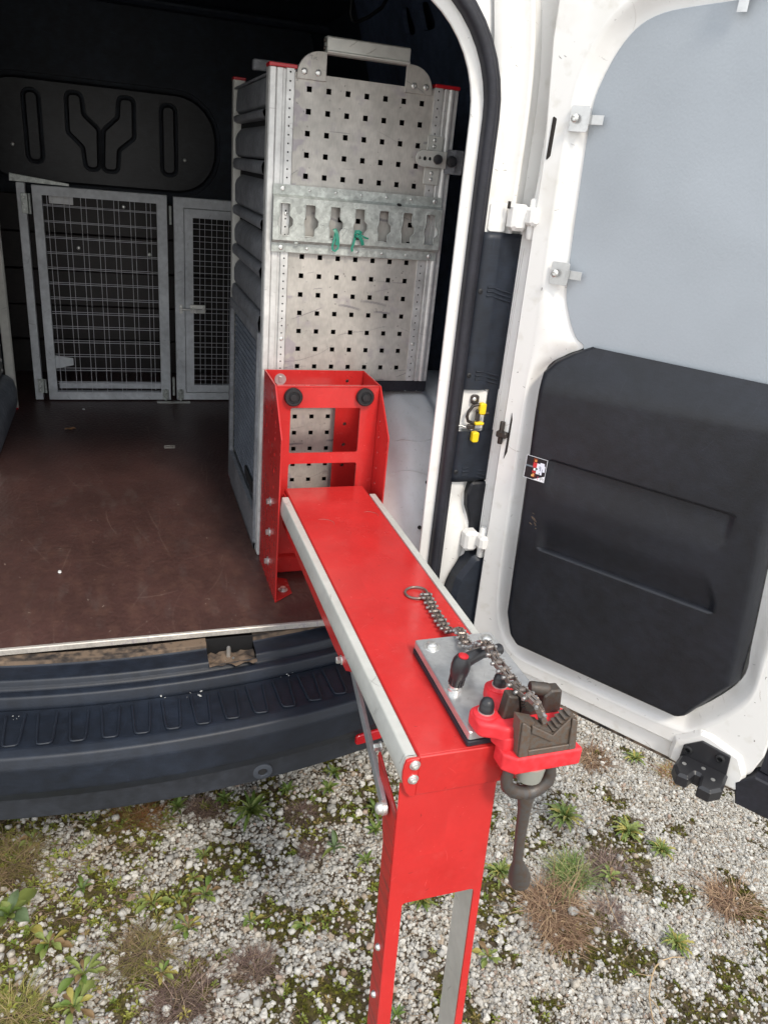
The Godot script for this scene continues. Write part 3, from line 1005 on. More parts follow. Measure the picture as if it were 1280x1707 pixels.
	for y in steps(0.849, 1.3225, 40):
		var line = []
		for s in [[0.2525, 0.300], [0.2545, 0.3155], [0.270, 0.317], [0.284, 0.3165], [0.2885, 0.3150], [0.297, 0.3115], [0.325, 0.3085], [0.36, 0.305]]:
			line.append(Vector3(s[0] + 0.018 * maxf(0.0, 1.0 - (y - 0.85) / 0.5) * smoothstep(0.275, 0.295, s[0]), y, s[1]))
		rows.append(line)
	var keep_low = []; var keep_high = []
	for r in rows:
		if r[0].y <= 0.958: keep_low.append(r)
		if r[0].y >= 1.036: keep_high.append(r)
	var bot = []; var topr = []
	for p in keep_low[0]: bot.append(p - Vector3(0, 0, 0.015))
	for p in keep_high[keep_high.size() - 1]: topr.append(p - Vector3(0, 0, 0.015))
	g.sheet([bot] + keep_low)
	g.sheet(keep_high + [topr])
	rows = []
	for y in [0.95, 1.045]:
		rows.append([Vector3(0.3095, y, 0.311), Vector3(0.325, y, 0.3085), Vector3(0.36, y, 0.305)])
	g.sheet(rows)
	put("jamb_cover", g, M.bumper_plastic, jamb)
	for y in [1.221, 1.066, 0.870]:
		put("screw", dome_bolt(0.0052, 0.0025), M.buffer_rubber, jamb, aim(Vector3(0.2615, y, 0.3155), Vector3(0, 0, 1)))
		g = Geo.new()
		for k in 3:
			g.tube([Vector3(0.274, y + 0.008 - k * 0.0075, 0.317), Vector3(0.286, y + 0.008 - k * 0.0075, 0.3155), Vector3(0.300, y + 0.004 - k * 0.0075, 0.3125), Vector3(0.326, y - 0.002 - k * 0.0075, 0.3095)], 0.0021, 6)
		put("moulded_rib", g, M.bumper_plastic, jamb)
	# white plate with the door check, yellow tabs
	g = Geo.new()
	g.prism(rounded([Vector2(0.2515, 0.957), Vector2(0.309, 0.957), Vector2(0.310, 1.030), Vector2(0.300, 1.037), Vector2(0.2515, 1.037)], 0.004), 0.295, 0.309, Transform3D(), 0.002)
	put("check_plate", g, M.white_paint, jamb)
	g = Geo.new()
	g.prism(rrect(0.2735, 1.010, 0.2895, 1.028, 0.005), 0.309, 0.318, Transform3D(), 0.002)
	var ring = []
	for q in [[0.289, 1.011], [0.276, 1.008], [0.268, 0.996], [0.2665, 0.987], [0.270, 0.978], [0.279, 0.974], [0.291, 0.975], [0.3, 0.972]]: ring.append(Vector3(q[0], q[1], 0.321))
	g.tube(ring, 0.0032, 8)
	g.tube([Vector3(0.284, 0.999, 0.322), Vector3(0.296, 0.994, 0.324), Vector3(0.309, 0.994, 0.324)], 0.0036, 8)
	g.box(Vector3(0.288, 0.987, 0.3225), Vector3(0.007, 0.016, 0.01), 0.001)
	g.box(Vector3(0.278, 0.966, 0.320), Vector3(0.016, 0.010, 0.008), 0.002)
	g.box(Vector3(0.294, 0.972, 0.320), Vector3(0.024, 0.006, 0.008), 0.002)
	put("door_check", g, M.dark_steel, jamb)
	put("check_screw", dome_bolt(0.0045, 0.003), M.zinc, jamb, aim(Vector3(0.2785, 1.0205, 0.318), Vector3(0, 0, 1)))
	for q in [[0.2945, 1.004, 0.013, 0.0225], [0.2915, 0.9745, 0.018, 0.006], [0.287, 0.947, 0.0135, 0.021]]:
		g = Geo.new()
		g.prism(rrect(q[0] - q[2] / 2, q[1] - q[3] / 2, q[0] + q[2] / 2, q[1] + q[3] / 2, minf(0.004, q[3] * 0.4)), 0.318, 0.331, Transform3D(), 0.002)
		put("yellow_tab", g, M.yellow_plastic, jamb)
	g = Geo.new()
	g.tube([Vector3(0.248, 0.966, 0.3125), Vector3(0.262, 0.966, 0.3125), Vector3(0.272, 0.962, 0.315), Vector3(0.281, 0.960, 0.322)], 0.0016, 6)
	put("release_wire", g, M.zinc, jamb)
	# white moulding and black filler low on the jamb
	g = Geo.new()
	rows = []
	for i in 16:
		var y = lerpf(0.60, 0.846, i / 15.0)
		var line = []
		var right = lerpf(0.285, 0.322, smoothstep(0.60, 0.70, y)) if y < 0.74 else lerpf(0.322, 0.298, smoothstep(0.74, 0.80, y))
		var bulge = 0.014 * sin(PI * clampf((y - 0.60) / 0.20, 0, 1))
		for k in 9:
			var t = k / 8.0
			line.append(Vector3(lerpf(0.254, right, t), y, 0.303 + bulge * sin(PI * minf(t * 0.9 + 0.15, 1.0)) + (0.006 if y > 0.815 else 0.0) - 0.02 * pow(t, 6)))
		rows.append(line)
	g.sheet(rows)
	put("jamb_moulding", g, M.white_paint, jamb)
	g = Geo.new()
	g.prism(rounded([Vector2(0.300, 0.845), Vector2(0.296, 0.818), Vector2(0.299, 0.79), Vector2(0.318, 0.725), Vector2(0.40, 0.725), Vector2(0.40, 0.845)], 0.008), 0.29, 0.314, Transform3D(), 0.004)
	put("jamb_filler", g, M.trim_plastic, jamb)
	build_door(van)

# ---------------------------------------------------------------- open rear door: local x along the door from the hinge, z towards the load bay
func build_door(van):
	var xf = Transform3D(Basis(Vector3.UP, deg_to_rad(-55.0)), Vector3(0.32, 0.0, 0.34))
	var A = [Vector2(.062, .62), Vector2(.078, .55), Vector2(.118, .503), Vector2(.20, .496), Vector2(.30, .497), Vector2(.45, .500), Vector2(.505, .520), Vector2(.567, .615), Vector2(.572, .72), Vector2(.572, .92), Vector2(.574, 1.10), Vector2(.575, 1.30), Vector2(.575, 1.60), Vector2(.55, 1.725), Vector2(.40, 1.730), Vector2(.235, 1.712), Vector2(.145, 1.693), Vector2(.082, 1.646), Vector2(.050, 1.575), Vector2(.043, 1.50), Vector2(.041, 1.416), Vector2(.045, 1.271), Vector2(.046, 1.24), Vector2(.047, 1.20), Vector2(.048, 1.16), Vector2(.048, 1.12), Vector2(.048, 1.07), Vector2(.048, .998), Vector2(.051, .86), Vector2(.056, .70)]
	var B = [Vector2(.089, .604), Vector2(.104, .557), Vector2(.148, .523), Vector2(.20, .527), Vector2(.30, .533), Vector2(.45, .535), Vector2(.483, .549), Vector2(.542, .646), Vector2(.539, .729), Vector2(.523, .92), Vector2(.515, 1.10), Vector2(.52, 1.30), Vector2(.53, 1.60), Vector2(.51, 1.68), Vector2(.40, 1.678), Vector2(.227, 1.665), Vector2(.151, 1.652), Vector2(.111, 1.620), Vector2(.084, 1.562), Vector2(.077, 1.515), Vector2(.079, 1.42), Vector2(.087, 1.256), Vector2(.099, 1.207), Vector2(.120, 1.168), Vector2(.139, 1.152), Vector2(.108, 1.132), Vector2(.075, 1.098), Vector2(.076, 1.02), Vector2(.081, .892), Vector2(.085, .725)]
	var sa = smooth_ring(A, 5); var sb = smooth_ring(B, 5)
	var g = Geo.new()
	var outer = rounded([Vector2(.020, .472), Vector2(.603, .474), Vector2(.616, .53), Vector2(.616, 1.84), Vector2(-.004, 1.84), Vector2(-.004, 1.62), Vector2(.012, 1.45), Vector2(.015, 1.0)], [.01, .02, .02, .02, .02, 0, 0, 0])
	g.prism(outer, -0.03, 0.0, Transform3D(), 0.003, [sa])
	var rows = []
	for k in 7:                              # rounded step down to the board and trim
		var t = k / 6.0
		var line = []
		for i in sa.size() + 1:
			var p = sa[i % sa.size()].lerp(sb[i % sb.size()], t)
			line.append(Vector3(p.x, p.y, -0.020 * (t * t * (3 - 2 * t)) - 0.0 + 0.0025 * sin(PI * minf(1.0, t * 2.5)) * (1.0 if t < 0.4 else 0.0)))
		rows.append(line)
	g.sheet(rows)
	var door = put("rear_door", g, M.white_paint, van, xf)
	tag(door, "open white rear door with grey board and black lower trim", "")
	# outer skin, hinge-side flange, bottom hem
	g = Geo.new()
	g.prism(rounded([Vector2(-.02, .428), Vector2(.615, .424), Vector2(.64, .48), Vector2(.64, 1.86), Vector2(-.02, 1.86)], .02), -0.066, -0.056)
	put("outer_skin", g, M.white_paint, door)
	g = Geo.new()
	g.prism([Vector2(-.002, .50), Vector2(-.020, .80), Vector2(-.0245, 1.0), Vector2(-.0245, 1.328), Vector2(-.010, 1.36), Vector2(-.004, 1.44), Vector2(-.012, 1.62), Vector2(-.012, 1.84), Vector2(.05, 1.84), Vector2(.05, .50)], -0.056, -0.028, Transform3D(), 0.002)
	put("hinge_side_flange", g, M.white_paint, door)
	g = Geo.new()
	g.tube([Vector3(-.008, .56, -0.0275), Vector3(-.014, .80, -0.0275), Vector3(-.015, 1.05, -0.0275), Vector3(-.013, 1.30, -0.0275)], 0.0022, 6)
	g.tube([Vector3(.006, .74, -0.0275), Vector3(.004, 1.0, -0.0275), Vector3(.004, 1.32, -0.0275)], 0.0018, 6)
	put("seam_bead", g, M.white_paint, door)
	g = Geo.new()
	g.prism(rounded([Vector2(.022, .432), Vector2(.597, .430), Vector2(.606, .478), Vector2(.018, .476)], [.004, .01, .004, .004]), -0.056, -0.010, Transform3D(), 0.004)
	g.tube([Vector3(.03, .4725, -0.0105), Vector3(.25, .4725, -0.0105), Vector3(.46, .4735, -0.0105)], 0.003, 6)
	put("bottom_hem", g, M.white_paint, door)
	g = Geo.new()
	g.box(Vector3(.312, .4285, -0.036), Vector3(.57, .006, .046))
	put("dirty_hem_edge", g, M.dirt, door)
	# grey board
	g = Geo.new()
	var bd = PackedVector2Array()
	for i in range(10 * 5, 24 * 5 + 1): bd.append(sb[i % sb.size()])
	bd.append(Vector2(.150, 1.12)); bd.append(Vector2(.50, 1.12))
	g.prism(bd, -0.024, -0.0165, Transform3D(), 0.001)
	put("window_board", g, M.grey_board, door)
	# trim panel as a relief: sloped top, rounded rim, two hand recesses
	var ly = [[.533, .155], [.540, .128], [.559, .106], [.604, .091], [.726, .0865], [.892, .0815], [1.02, .076], [1.098, .075], [1.120, .090], [1.140, .118], [1.157, .149]]
	var ry = [[.533, .452], [.549, .483], [.60, .514], [.646, .541], [.729, .538], [.92, .522], [1.11, .515], [1.157, .512]]
	var at_ = func(tab, y):
		for i in tab.size() - 1:
			if y <= tab[i + 1][0]: return lerpf(tab[i][1], tab[i + 1][1], clampf((y - tab[i][0]) / (tab[i + 1][0] - tab[i][0]), 0, 1))
		return tab[tab.size() - 1][1]
	var ys = []
	var y = .533
	while y < 1.157:
		ys.append(y)
		y += 0.0035 if (y < .56 or y > 1.04) else 0.0065
	for e in [.7675, .7690, .9445, .9460, 1.157]: ys.append(e)
	ys.sort()
	var us = []
	for k in 97:
		var t = k / 96.0
		us.append(t if t > 0.06 and t < 0.94 else (pow(t / 0.06, 1.5) * 0.06 if t <= 0.06 else 1.0 - pow((1.0 - t) / 0.06, 1.5) * 0.06))
	rows = []
	for yy in ys:
		var l = at_.call(ly, yy); var r = at_.call(ry, yy)
		var line = []
		for t in us:
			var u = lerpf(l, r, t)
			var crest = 1.072 + 0.028 * clampf((u - .08) / .4, 0, 1)
			var w = 0.020
			if yy > crest - 0.012:
				var k = clampf((yy - crest + 0.012) / (1.157 - crest + 0.012), 0, 1)
				w = lerpf(0.020, -0.010, k * k * (2.2 - 1.2 * k))
			var edge = minf(minf(u - l, r - u), (yy - .533) * 1.0)
			if yy < .66 and u > .44: edge = minf(edge, ((yy - .549) - (u - .483) * 1.64) * 0.52 + 0.0) if u > .483 else edge
			w -= 0.038 * pow(1.0 - clampf(edge / 0.014, 0, 1), 2.2)
			if yy < 0.945 and yy > 0.865:
				var m = smoothstep(.128, .140, u) * (1.0 - smoothstep(.452, .466, u + maxf(0.0, (.90 - yy)) * 0.6))
				w -= 0.0060 * m * smoothstep(.865, .943, yy)
			if yy > 0.768 and yy < 0.838:
				var m2 = smoothstep(.136, .152, u) * (1.0 - smoothstep(.462, .474, u + pow(maxf(0.0, (yy - .785)), 1.0) * 0.5))
				w -= 0.0090 * m2 * (1.0 - smoothstep(.770, .836, yy))
			line.append(Vector3(u, yy, w))
		rows.append(line)
	g = Geo.new()
	g.sheet(rows)
	put("trim_panel", g, M.trim_plastic, door)
	# old scuff with dried dirt on the trim
	g = Geo.new()
	for q in [[.122, .823, .0045, 1.9], [.126, .814, .0032, 1.4], [.117, .812, .0022, 2.2], [.129, .806, .0016, 1.0], [.119, .834, .0014, 2.4]]:
		g.lathe([Vector2(q[2], 0), Vector2(q[2] * 0.6, 0.0007), Vector2(0, 0.0009)], 7, Transform3D(Basis(Vector3(0, 0, 1), 0.5 * q[3]) * Basis(Vector3(1, 0, 0), PI * 0.5) * Basis.from_scale(Vector3(0.6, 1, q[3])), Vector3(q[0], q[1], .0199)))
	put("dried_dirt", g, M.dirt, door)
	# clips that hold the board
	for q in [[.0685, 1.509], [.080, 1.270], [.279, 1.690]]:
		g = Geo.new()
		if q[1] > 1.6:
			g.box(Vector3(q[0], 1.688, 0.0012), Vector3(.028, .034, .002), 0.0005)
			g.box(Vector3(q[0], 1.664, -0.006), Vector3(.014, .024, .0015))
		else:
			g.prism(rounded([Vector2(q[0] - .017, q[1] - .019), Vector2(q[0] + .015, q[1] - .019), Vector2(q[0] + .015, q[1] + .019), Vector2(q[0] - .017, q[1] + .019)], .004), -0.0005, 0.0022, Transform3D(Basis(Vector3.UP, 0.12), Vector3(0, 0, 0.010)), 0.0004)
			g.box(Vector3(q[0] + .024, q[1], -0.005), Vector3(.024, .014, .0016), 0.0003, Transform3D(Basis(), Vector3(0, 0, 0.0)))
			g.box(Vector3(q[0] + .0125, q[1], -0.002), Vector3(.002, .014, .010))
		put("board_clip", g, M.plate_steel, door)
		g = dome_bolt(0.007, 0.004)
		put("clip_screw", g, M.zinc, door, aim(Vector3(q[0] - .006, q[1] + (0.0 if q[1] < 1.6 else 0.006), 0.0115 if q[1] < 1.6 else 0.002), Vector3(0, 0, 1)))
	# warning sticker
	g = Geo.new()
	g.has_uv = true
	g.sheet([[Vector3(.086, .900, 0.0212), Vector3(.129, .900, 0.0212)], [Vector3(.086, .945, 0.0212), Vector3(.129, .945, 0.0212)]], false, [[Vector2(0, 1), Vector2(1, 1)], [Vector2(0, 0), Vector2(1, 0)]])
	var sm = mat("sticker", Color.WHITE, 0.35, 0.0, sticker_picture(), 1.0, null, null, 0.0, false)
	put("pictogram_sticker", g, sm, door)
	# slots, rubber stop on the hinge side
	g = Geo.new()
	g.prism(rounded([Vector2(.018, 1.444), Vector2(.025, 1.452), Vector2(.026, 1.508), Vector2(.019, 1.512)], .003), 0.0, 0.0012)
	put("drain_slot", g, M.dark_slot, door)
	g = Geo.new()
	g.prism([Vector2(.029, .915), Vector2(.034, .93), Vector2(.034, .995), Vector2(.031, 1.008)], 0.0, 0.0012)
	put("drain_slot", g, M.dark_slot, door)
	g = Geo.new()
	g.lathe([Vector2(0, -.022), Vector2(.0045, -.022), Vector2(.005, -.02), Vector2(.005, .02), Vector2(.0045, .022), Vector2(0, .022)], 12, Transform3D(Basis(), Vector3(.018, .966, .006)))
	g.box(Vector3(.020, .963, .006), Vector3(.022, .012, .012), .002)
	put("door_stop", g, M.dark_steel, door)
	# latch in its pressed pocket
	g = Geo.new()
	g.prism(rounded([Vector2(.466, .440), Vector2(.468, .492), Vector2(.508, .530), Vector2(.528, .530), Vector2(.584, .514), Vector2(.600, .482), Vector2(.600, .440)], .010), -0.006, 0.009, Transform3D(), 0.007)
	put("latch_pocket", g, M.white_paint, door)
	g = Geo.new()
	g.prism(rounded([Vector2(.488, .452), Vector2(.489, .490), Vector2(.517, .515), Vector2(.568, .510), Vector2(.572, .452)], .004), 0.009, 0.014, Transform3D(), 0.001)
	g.prism(rounded([Vector2(.490, .010), Vector2(.574, .010), Vector2(.577, .058), Vector2(.562, .080), Vector2(.540, .079), Vector2(.536, .048), Vector2(.526, .048), Vector2(.521, .072), Vector2(.502, .074), Vector2(.488, .052)], .003), 0.0, 0.028, flat_xf(.472), 0.005)
	g.box(Vector3(.53, .447, .03), Vector3(.05, .012, .03), .003)
	put("door_latch", g, M.black_knob, door)
	for q in [[.4985, .486], [.5535, .498]]:
		g = Geo.new()
		g.lathe([Vector2(.0085, 0), Vector2(.0085, .004), Vector2(.0065, .0055), Vector2(.005, .0055), Vector2(.0045, .001), Vector2(0, .001)], 16, aim(Vector3(q[0], q[1], .013), Vector3(0, 0, 1)))
		put("latch_boss", g, M.buffer_rubber, door)
	for q in [[.503, .4725, .040], [.556, .4725, .046], [.534, .4725, .028]]:
		g = Geo.new()
		g.lathe([Vector2(.004, 0), Vector2(.004, .0006), Vector2(0, .0006)], 10, Transform3D(Basis(), Vector3(q[0], q[1], q[2])))
		put("rivet", g, M.zinc, door)
	g = Geo.new()
	g.prism([Vector2(.586, .462), Vector2(.598, .418), Vector2(.672, .418), Vector2(.672, .488), Vector2(.614, .490)], -0.03, 0.010, Transform3D(), 0.003)
	g.prism([Vector2(.6165, .494), Vector2(.672, .488), Vector2(.672, 1.83), Vector2(.6165, 1.83)], -0.035, -0.010)
	put("meeting_edge_seal", g, M.rubber, door)

# ---------------------------------------------------------------- rack on the right
func end_post(x0, x1, holes_x, y0, y1, flutes):
	# extruded post: body with grooves and a perforated strip in front of a dark slot
	var g = Geo.new()
	g.box(Vector3((x0 + x1) / 2, (y0 + y1) / 2, -0.016), Vector3(x1 - x0, y1 - y0, 0.028), 0.0015)
	for f in flutes:
		g.box(Vector3(f[0], (y0 + y1) / 2, 0.0), Vector3(f[1], y1 - y0, f[2]), 0.0012)
	return g

func post_strip(cx, w, y0, y1, pitch):
	var hs = []
	var y = y1 - 0.006
	while y > y0 + 0.004:
		hs.append(circle(cx, y, 0.0018, 8))
		y -= pitch
	var g = Geo.new()
	g.prism([Vector2(cx - w / 2, y0), Vector2(cx + w / 2, y0), Vector2(cx + w / 2, y1), Vector2(cx - w / 2, y1)], 0.0, 0.0035, Transform3D(), 0, hs)
	return g

func build_right_rack():
	var rack = thing("van_rack", "tall rack with perforated aluminium end panel and grey bins, right of the aisle", "shelving rack")
	# perforated end panel, 38 mm grid of square holes
	var hs = []
	for r in 26:
		var y = 1.533 - 0.038 * r
		for c in 7:
			var x = 0.038 * c
			if r > 14 and x > 0.12: continue
			hs.append(PackedVector2Array([Vector2(x - 0.0049, y - 0.0049), Vector2(x + 0.0049, y - 0.0049), Vector2(x + 0.0049, y + 0.0049), Vector2(x - 0.0049, y + 0.0049)]))
	var g = Geo.new()
	g.prism([Vector2(-0.028, 0.55), Vector2(0.146, 0.55), Vector2(0.146, 0.971), Vector2(0.252, 0.971), Vector2(0.252, 1.559), Vector2(-0.028, 1.559)], -0.0025, 0.0, Transform3D(), 0, hs)
	put("perforated_panel", g, M.aluminium_sheet, rack)
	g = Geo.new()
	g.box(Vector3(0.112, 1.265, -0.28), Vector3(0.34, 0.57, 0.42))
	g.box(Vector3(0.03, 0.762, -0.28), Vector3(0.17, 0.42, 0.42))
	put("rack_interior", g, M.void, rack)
	# left post to the floor, right post above the wheel arch
	g = end_post(-0.077, -0.026, 0, 0.546, 1.5635, [[-0.070, 0.012, 0.005], [-0.0565, 0.0125, 0.0035]])
	var pl = put("end_post", g, M.aluminium, rack)
	put("perforated_strip", post_strip(-0.0375, 0.014, 0.60, 1.5635, 0.01515), M.aluminium, pl)
	g = Geo.new(); g.box(Vector3(-0.0375, 1.08, -0.0005), Vector3(0.006, 0.96, 0.0045))
	put("strip_slot", g, M.void, pl)
	g = end_post(0.251, 0.3035, 0, 0.971, 1.5635, [[0.2775, 0.008, 0.006], [0.2985, 0.009, 0.005]])
	g.tube([Vector3(0.2885, 0.972, -0.001), Vector3(0.2885, 1.563, -0.001)], 0.0075, 14)
	var pr = put("end_post", g, M.aluminium, rack)
	put("perforated_strip", post_strip(0.2605, 0.017, 0.972, 1.5635, 0.01515), M.aluminium, pr)
	g = Geo.new(); g.box(Vector3(0.2605, 1.27, -0.0005), Vector3(0.006, 0.58, 0.0045))
	put("strip_slot", g, M.void, pr)
	g = Geo.new()
	g.box(Vector3(-0.063, 1.06, -0.505), Vector3(0.028, 1.03, 0.028), 0.002)
	put("rear_post", g, M.anodised, rack)
	g = Geo.new()
	g.box(Vector3(0.29, 1.26, -0.505), Vector3(0.028, 0.60, 0.028), 0.002)
	put("rear_post", g, M.anodised, rack)
	for q in [[-0.0515, -0.013, 0.053, 0.036], [0.278, -0.013, 0.053, 0.036], [-0.063, -0.505, 0.03, 0.03], [0.29, -0.505, 0.03, 0.03]]:
		g = Geo.new()
		g.box(Vector3(q[0], 1.567 + (0.008 if q[1] < -0.2 else 0.0), q[1]), Vector3(q[2], 0.0065, q[3]), 0.001)
		put("red_cap", g, M.red_plastic, rack)
	g = Geo.new()
	g.box(Vector3(-0.063, 0.5475, -0.505), Vector3(0.03, 0.005, 0.03), 0.001)
	put("red_cap", g, M.red_plastic, rack)
	g = Geo.new()
	g.prism([Vector2(-0.48, 0.548), Vector2(-0.03, 0.548), Vector2(-0.03, 1.548), Vector2(-0.49, 1.565)], 0, 0.004, side_xf(0.30))
	g.box(Vector3(0.11, 1.553, -0.27), Vector3(0.37, 0.004, 0.46))
	put("rack_shell", g, M.bin_plastic, rack)
	g = Geo.new()
	g.box(Vector3(0.222, 0.958, -0.012), Vector3(0.166, 0.026, 0.022), 0.003)
	put("bottom_lip", g, M.rubber, rack)
	for x in [0.255, 0.283]:
		put("screw", dome_bolt(0.003, 0.002, false), M.zinc, rack, aim(Vector3(x, 0.949, -0.003), Vector3(0, 0, 1)))
	# strip rivets
	for q in [[-0.0375, 1.06], [0.2605, 1.056]]:
		put("rivet", dome_bolt(0.0042, 0.002), M.zinc, rack, aim(Vector3(q[0], q[1], 0.0035), Vector3(0, 0, 1)))
	# grab bar on top
	var qa = PackedVector2Array([Vector2(0.0305, 1.5485), Vector2(0.0305, 1.5975)])
	for s in 9:
		var a = PI * 0.5 * s / 8
		qa.append(Vector2(0.019 - 0.044 * sin(a), 1.5565 + 0.041 * cos(a)))
	qa.append(Vector2(-0.026, 1.5485))
	g = Geo.new()
	g.prism(qa, 0.0005, 0.0045, Transform3D(), 0.0008)
	var br = put("bar_bracket", g, M.aluminium_sheet, rack)
	var qb = PackedVector2Array([Vector2(0.1885, 1.5485), Vector2(0.1885, 1.5975)])
	for s in 9:
		var a = PI * 0.5 * s / 8
		qb.append(Vector2(0.200 + 0.045 * sin(a), 1.5565 + 0.041 * cos(a)))
	qb.append(Vector2(0.246, 1.5485))
	g = Geo.new()
	g.prism(qb, 0.0005, 0.0045, Transform3D(), 0.0008)
	put("bar_bracket", g, M.aluminium_sheet, rack)
	# pen scrawl on the left bracket: thin strokes
	g = Geo.new()
	for st in [[[-.003, 1.587], [.000, 1.5895], [.0035, 1.5885]], [[.000, 1.589], [.0015, 1.582]], [[.0042, 1.582], [.0055, 1.5865], [.0065, 1.5832], [.0078, 1.5868]], [[.0115, 1.587], [.0088, 1.5866], [.0092, 1.5834], [.0118, 1.583]], [[.010, 1.591], [.0104, 1.593]]]:
		var pts = []
		for p in st: pts.append(Vector3(p[0], p[1], 0.0046))
		g.tube(pts, 0.00028, 4)
	tag(put("pen_mark", g, M.ink, br), "", "", "", "stuff")
	for x in [-0.012, 0.0145, 0.2065, 0.2315]:
		put("bracket_bolt", dome_bolt(0.0062, 0.0035), M.zinc, rack, aim(Vector3(x, 1.5615, 0.0045), Vector3(0, 0, 1)))
	g = Geo.new()
	g.prism(rounded([Vector2(-0.018, 1.5945), Vector2(0.006, 1.5945), Vector2(0.010, 1.598), Vector2(0.010, 1.6225), Vector2(0.004, 1.6245), Vector2(-0.018, 1.6245)], 0.003), -0.192, -0.0285, side_xf(0.0), 0.001)
	g.tube([Vector3(0.0285, 1.5985, 0.0095), Vector3(0.192, 1.5985, 0.0095)], 0.0026, 8)
	put("grab_bar", g, M.anodised, rack)
	for y in [1.604, 1.617]:
		put("bar_screw", hex_bolt(0.004, 0.005), M.dark_steel, rack, aim(Vector3(0.0285, y, -0.002), Vector3(-1, 0, 0)))
	g = Geo.new()
	g.box(Vector3(-0.015, 1.579, -0.18), Vector3(0.13, 0.02, 0.02), 0.002)
	put("rear_rail", g, M.bin_plastic, rack)
	# ---- galvanised lashing rail with keyhole slots
	var slots = []
	for k in 7:
		var x = -0.0405 + 0.0513 * k
		var w = 0.0120
		slots.append(rounded([Vector2(x - w, 1.2695), Vector2(x + w * 0.75, 1.2695), Vector2(x + w * 0.75, 1.283), Vector2(x + w * 1.35, 1.290), Vector2(x + w * 1.35, 1.301), Vector2(x + w * 0.75, 1.308), Vector2(x + w * 0.75, 1.330), Vector2(x - w, 1.330), Vector2(x - w, 1.306), Vector2(x - w * 1.2, 1.299), Vector2(x - w * 1.2, 1.291), Vector2(x - w, 1.286)], 0.0025, 2))
	g = Geo.new()
	g.prism([Vector2(-0.065, 1.2605), Vector2(0.290, 1.2605), Vector2(0.290, 1.3405), Vector2(-0.065, 1.3405)], 0.0165, 0.019, Transform3D(), 0, slots)
	for e in [[1.237, 1.2545, 1.2605], [1.3635, 1.3455, 1.3405]]:
		var lo = minf(e[0], e[1]); var hi = maxf(e[0], e[1])
		g.prism([Vector2(-0.065, lo), Vector2(0.290, lo), Vector2(0.290, hi), Vector2(-0.065, hi)], 0.006, 0.0085)
		var a0 = Vector3(-0.065, e[1], 0.0085); var b0 = Vector3(0.290, e[1], 0.0085); var a1 = Vector3(-0.065, e[2], 0.019); var b1 = Vector3(0.290, e[2], 0.019)
		if e[1] < e[2]: g.quad(a0, b0, b1, a1)
		else: g.quad(a1, b1, b0, a0)
	for s in slots:
		var ring = []
		for p in s: ring.append(Vector3(p.x, p.y, 0.0188))
		g.tube(ring, 0.0013, 6, true)
	var rail = put("lashing_rail", g, M.galvanised, rack)
	for k in 7:
		var x = -0.046 + 0.0535 * k
		var big = k == 0 or k == 6
		for y in [1.3555, 1.2455]:
			put("rivet", dome_bolt(0.0052 if big else 0.0028, 0.0022, big), M.zinc, rail, aim(Vector3(x, y, 0.0085), Vector3(0, 0, 1)))
	for x in [-0.0375, 0.2605]:
		put("rivet", dome_bolt(0.0035, 0.002), M.zinc, rail, aim(Vector3(x, 1.309, 0.0035), Vector3(0, 0, 1)))
	put("stud", dome_bolt(0.0052, 0.003, false), M.galvanised, rail, aim(Vector3(-0.016, 1.2575, 0.0135), Vector3(0, 0.5, 1)))
	g = Geo.new()
	g.lathe([Vector2(0.005, 0), Vector2(0.005, 0.0008), Vector2(0, 0.0008)], 12, aim(Vector3(0.195, 1.343, 0.014), Vector3(0, 0.85, 0.6)))
	put("drilled_hole", g, M.void, rail)
	g = Geo.new()
	for st in [[[0.000 - .017, 1.292], [-.0135, 1.295], [-.0135, 1.291], [-.010, 1.294], [-.0085, 1.291], [-.004, 1.292]], [[.031, 1.296], [.033, 1.292], [.036, 1.294], [.040, 1.292]], [[.071, 1.290], [.078, 1.291], [.088, 1.289]], [[.077, 1.275], [.086, 1.288]]]:
		var pts = []
		for p in st: pts.append(Vector3(p[0], p[1], 0.0191))
		g.tube(pts, 0.0003, 4)
	tag(put("pen_mark", g, M.ink, rail), "", "", "", "stuff")
	# ---- stay that ties the rack to the door frame
	g = Geo.new()
	g.prism(rounded([Vector2(0.244, 1.387), Vector2(0.277, 1.387), Vector2(0.279, 1.478), Vector2(0.246, 1.478)], 0.003), 0.0045, 0.0075, Transform3D(), 0.0006)
	put("stay_plate", g, M.anodised, rack)
	g = Geo.new()
	var tng = PackedVector2Array([Vector2(0.286, 1.4195), Vector2(0.286, 1.4505)])
	for s in 9:
		var a = PI * s / 8
		tng.append(Vector2(0.2355 - 0.0155 * sin(a), 1.435 + 0.0155 * cos(a)))
	g.prism(tng, 0.0145, 0.0185, Transform3D(), 0.0008, [circle(0.2285, 1.435, 0.0032, 10), circle(0.2395, 1.435, 0.0042, 10), circle(0.2505, 1.435, 0.0036, 10)])
	put("stay_tongue", g, M.anodised, rack)
	g = Geo.new()
	g.box(Vector3(0.248, 1.435, 0.0105), Vector3(0.03, 0.02, 0.006))
	put("stay_spacer", g, M.void, rack)
	g = Geo.new()
	g.prism(rounded([Vector2(0.285, 1.410), Vector2(0.325, 1.410), Vector2(0.325, 1.456), Vector2(0.288, 1.456)], 0.004), 0.010, 0.014, Transform3D(), 0.0006)
	g.box(Vector3(0.304, 1.433, 0.016), Vector3(0.004, 0.046, 0.006))
	put("stay_angle", g, M.bin_plastic, rack)
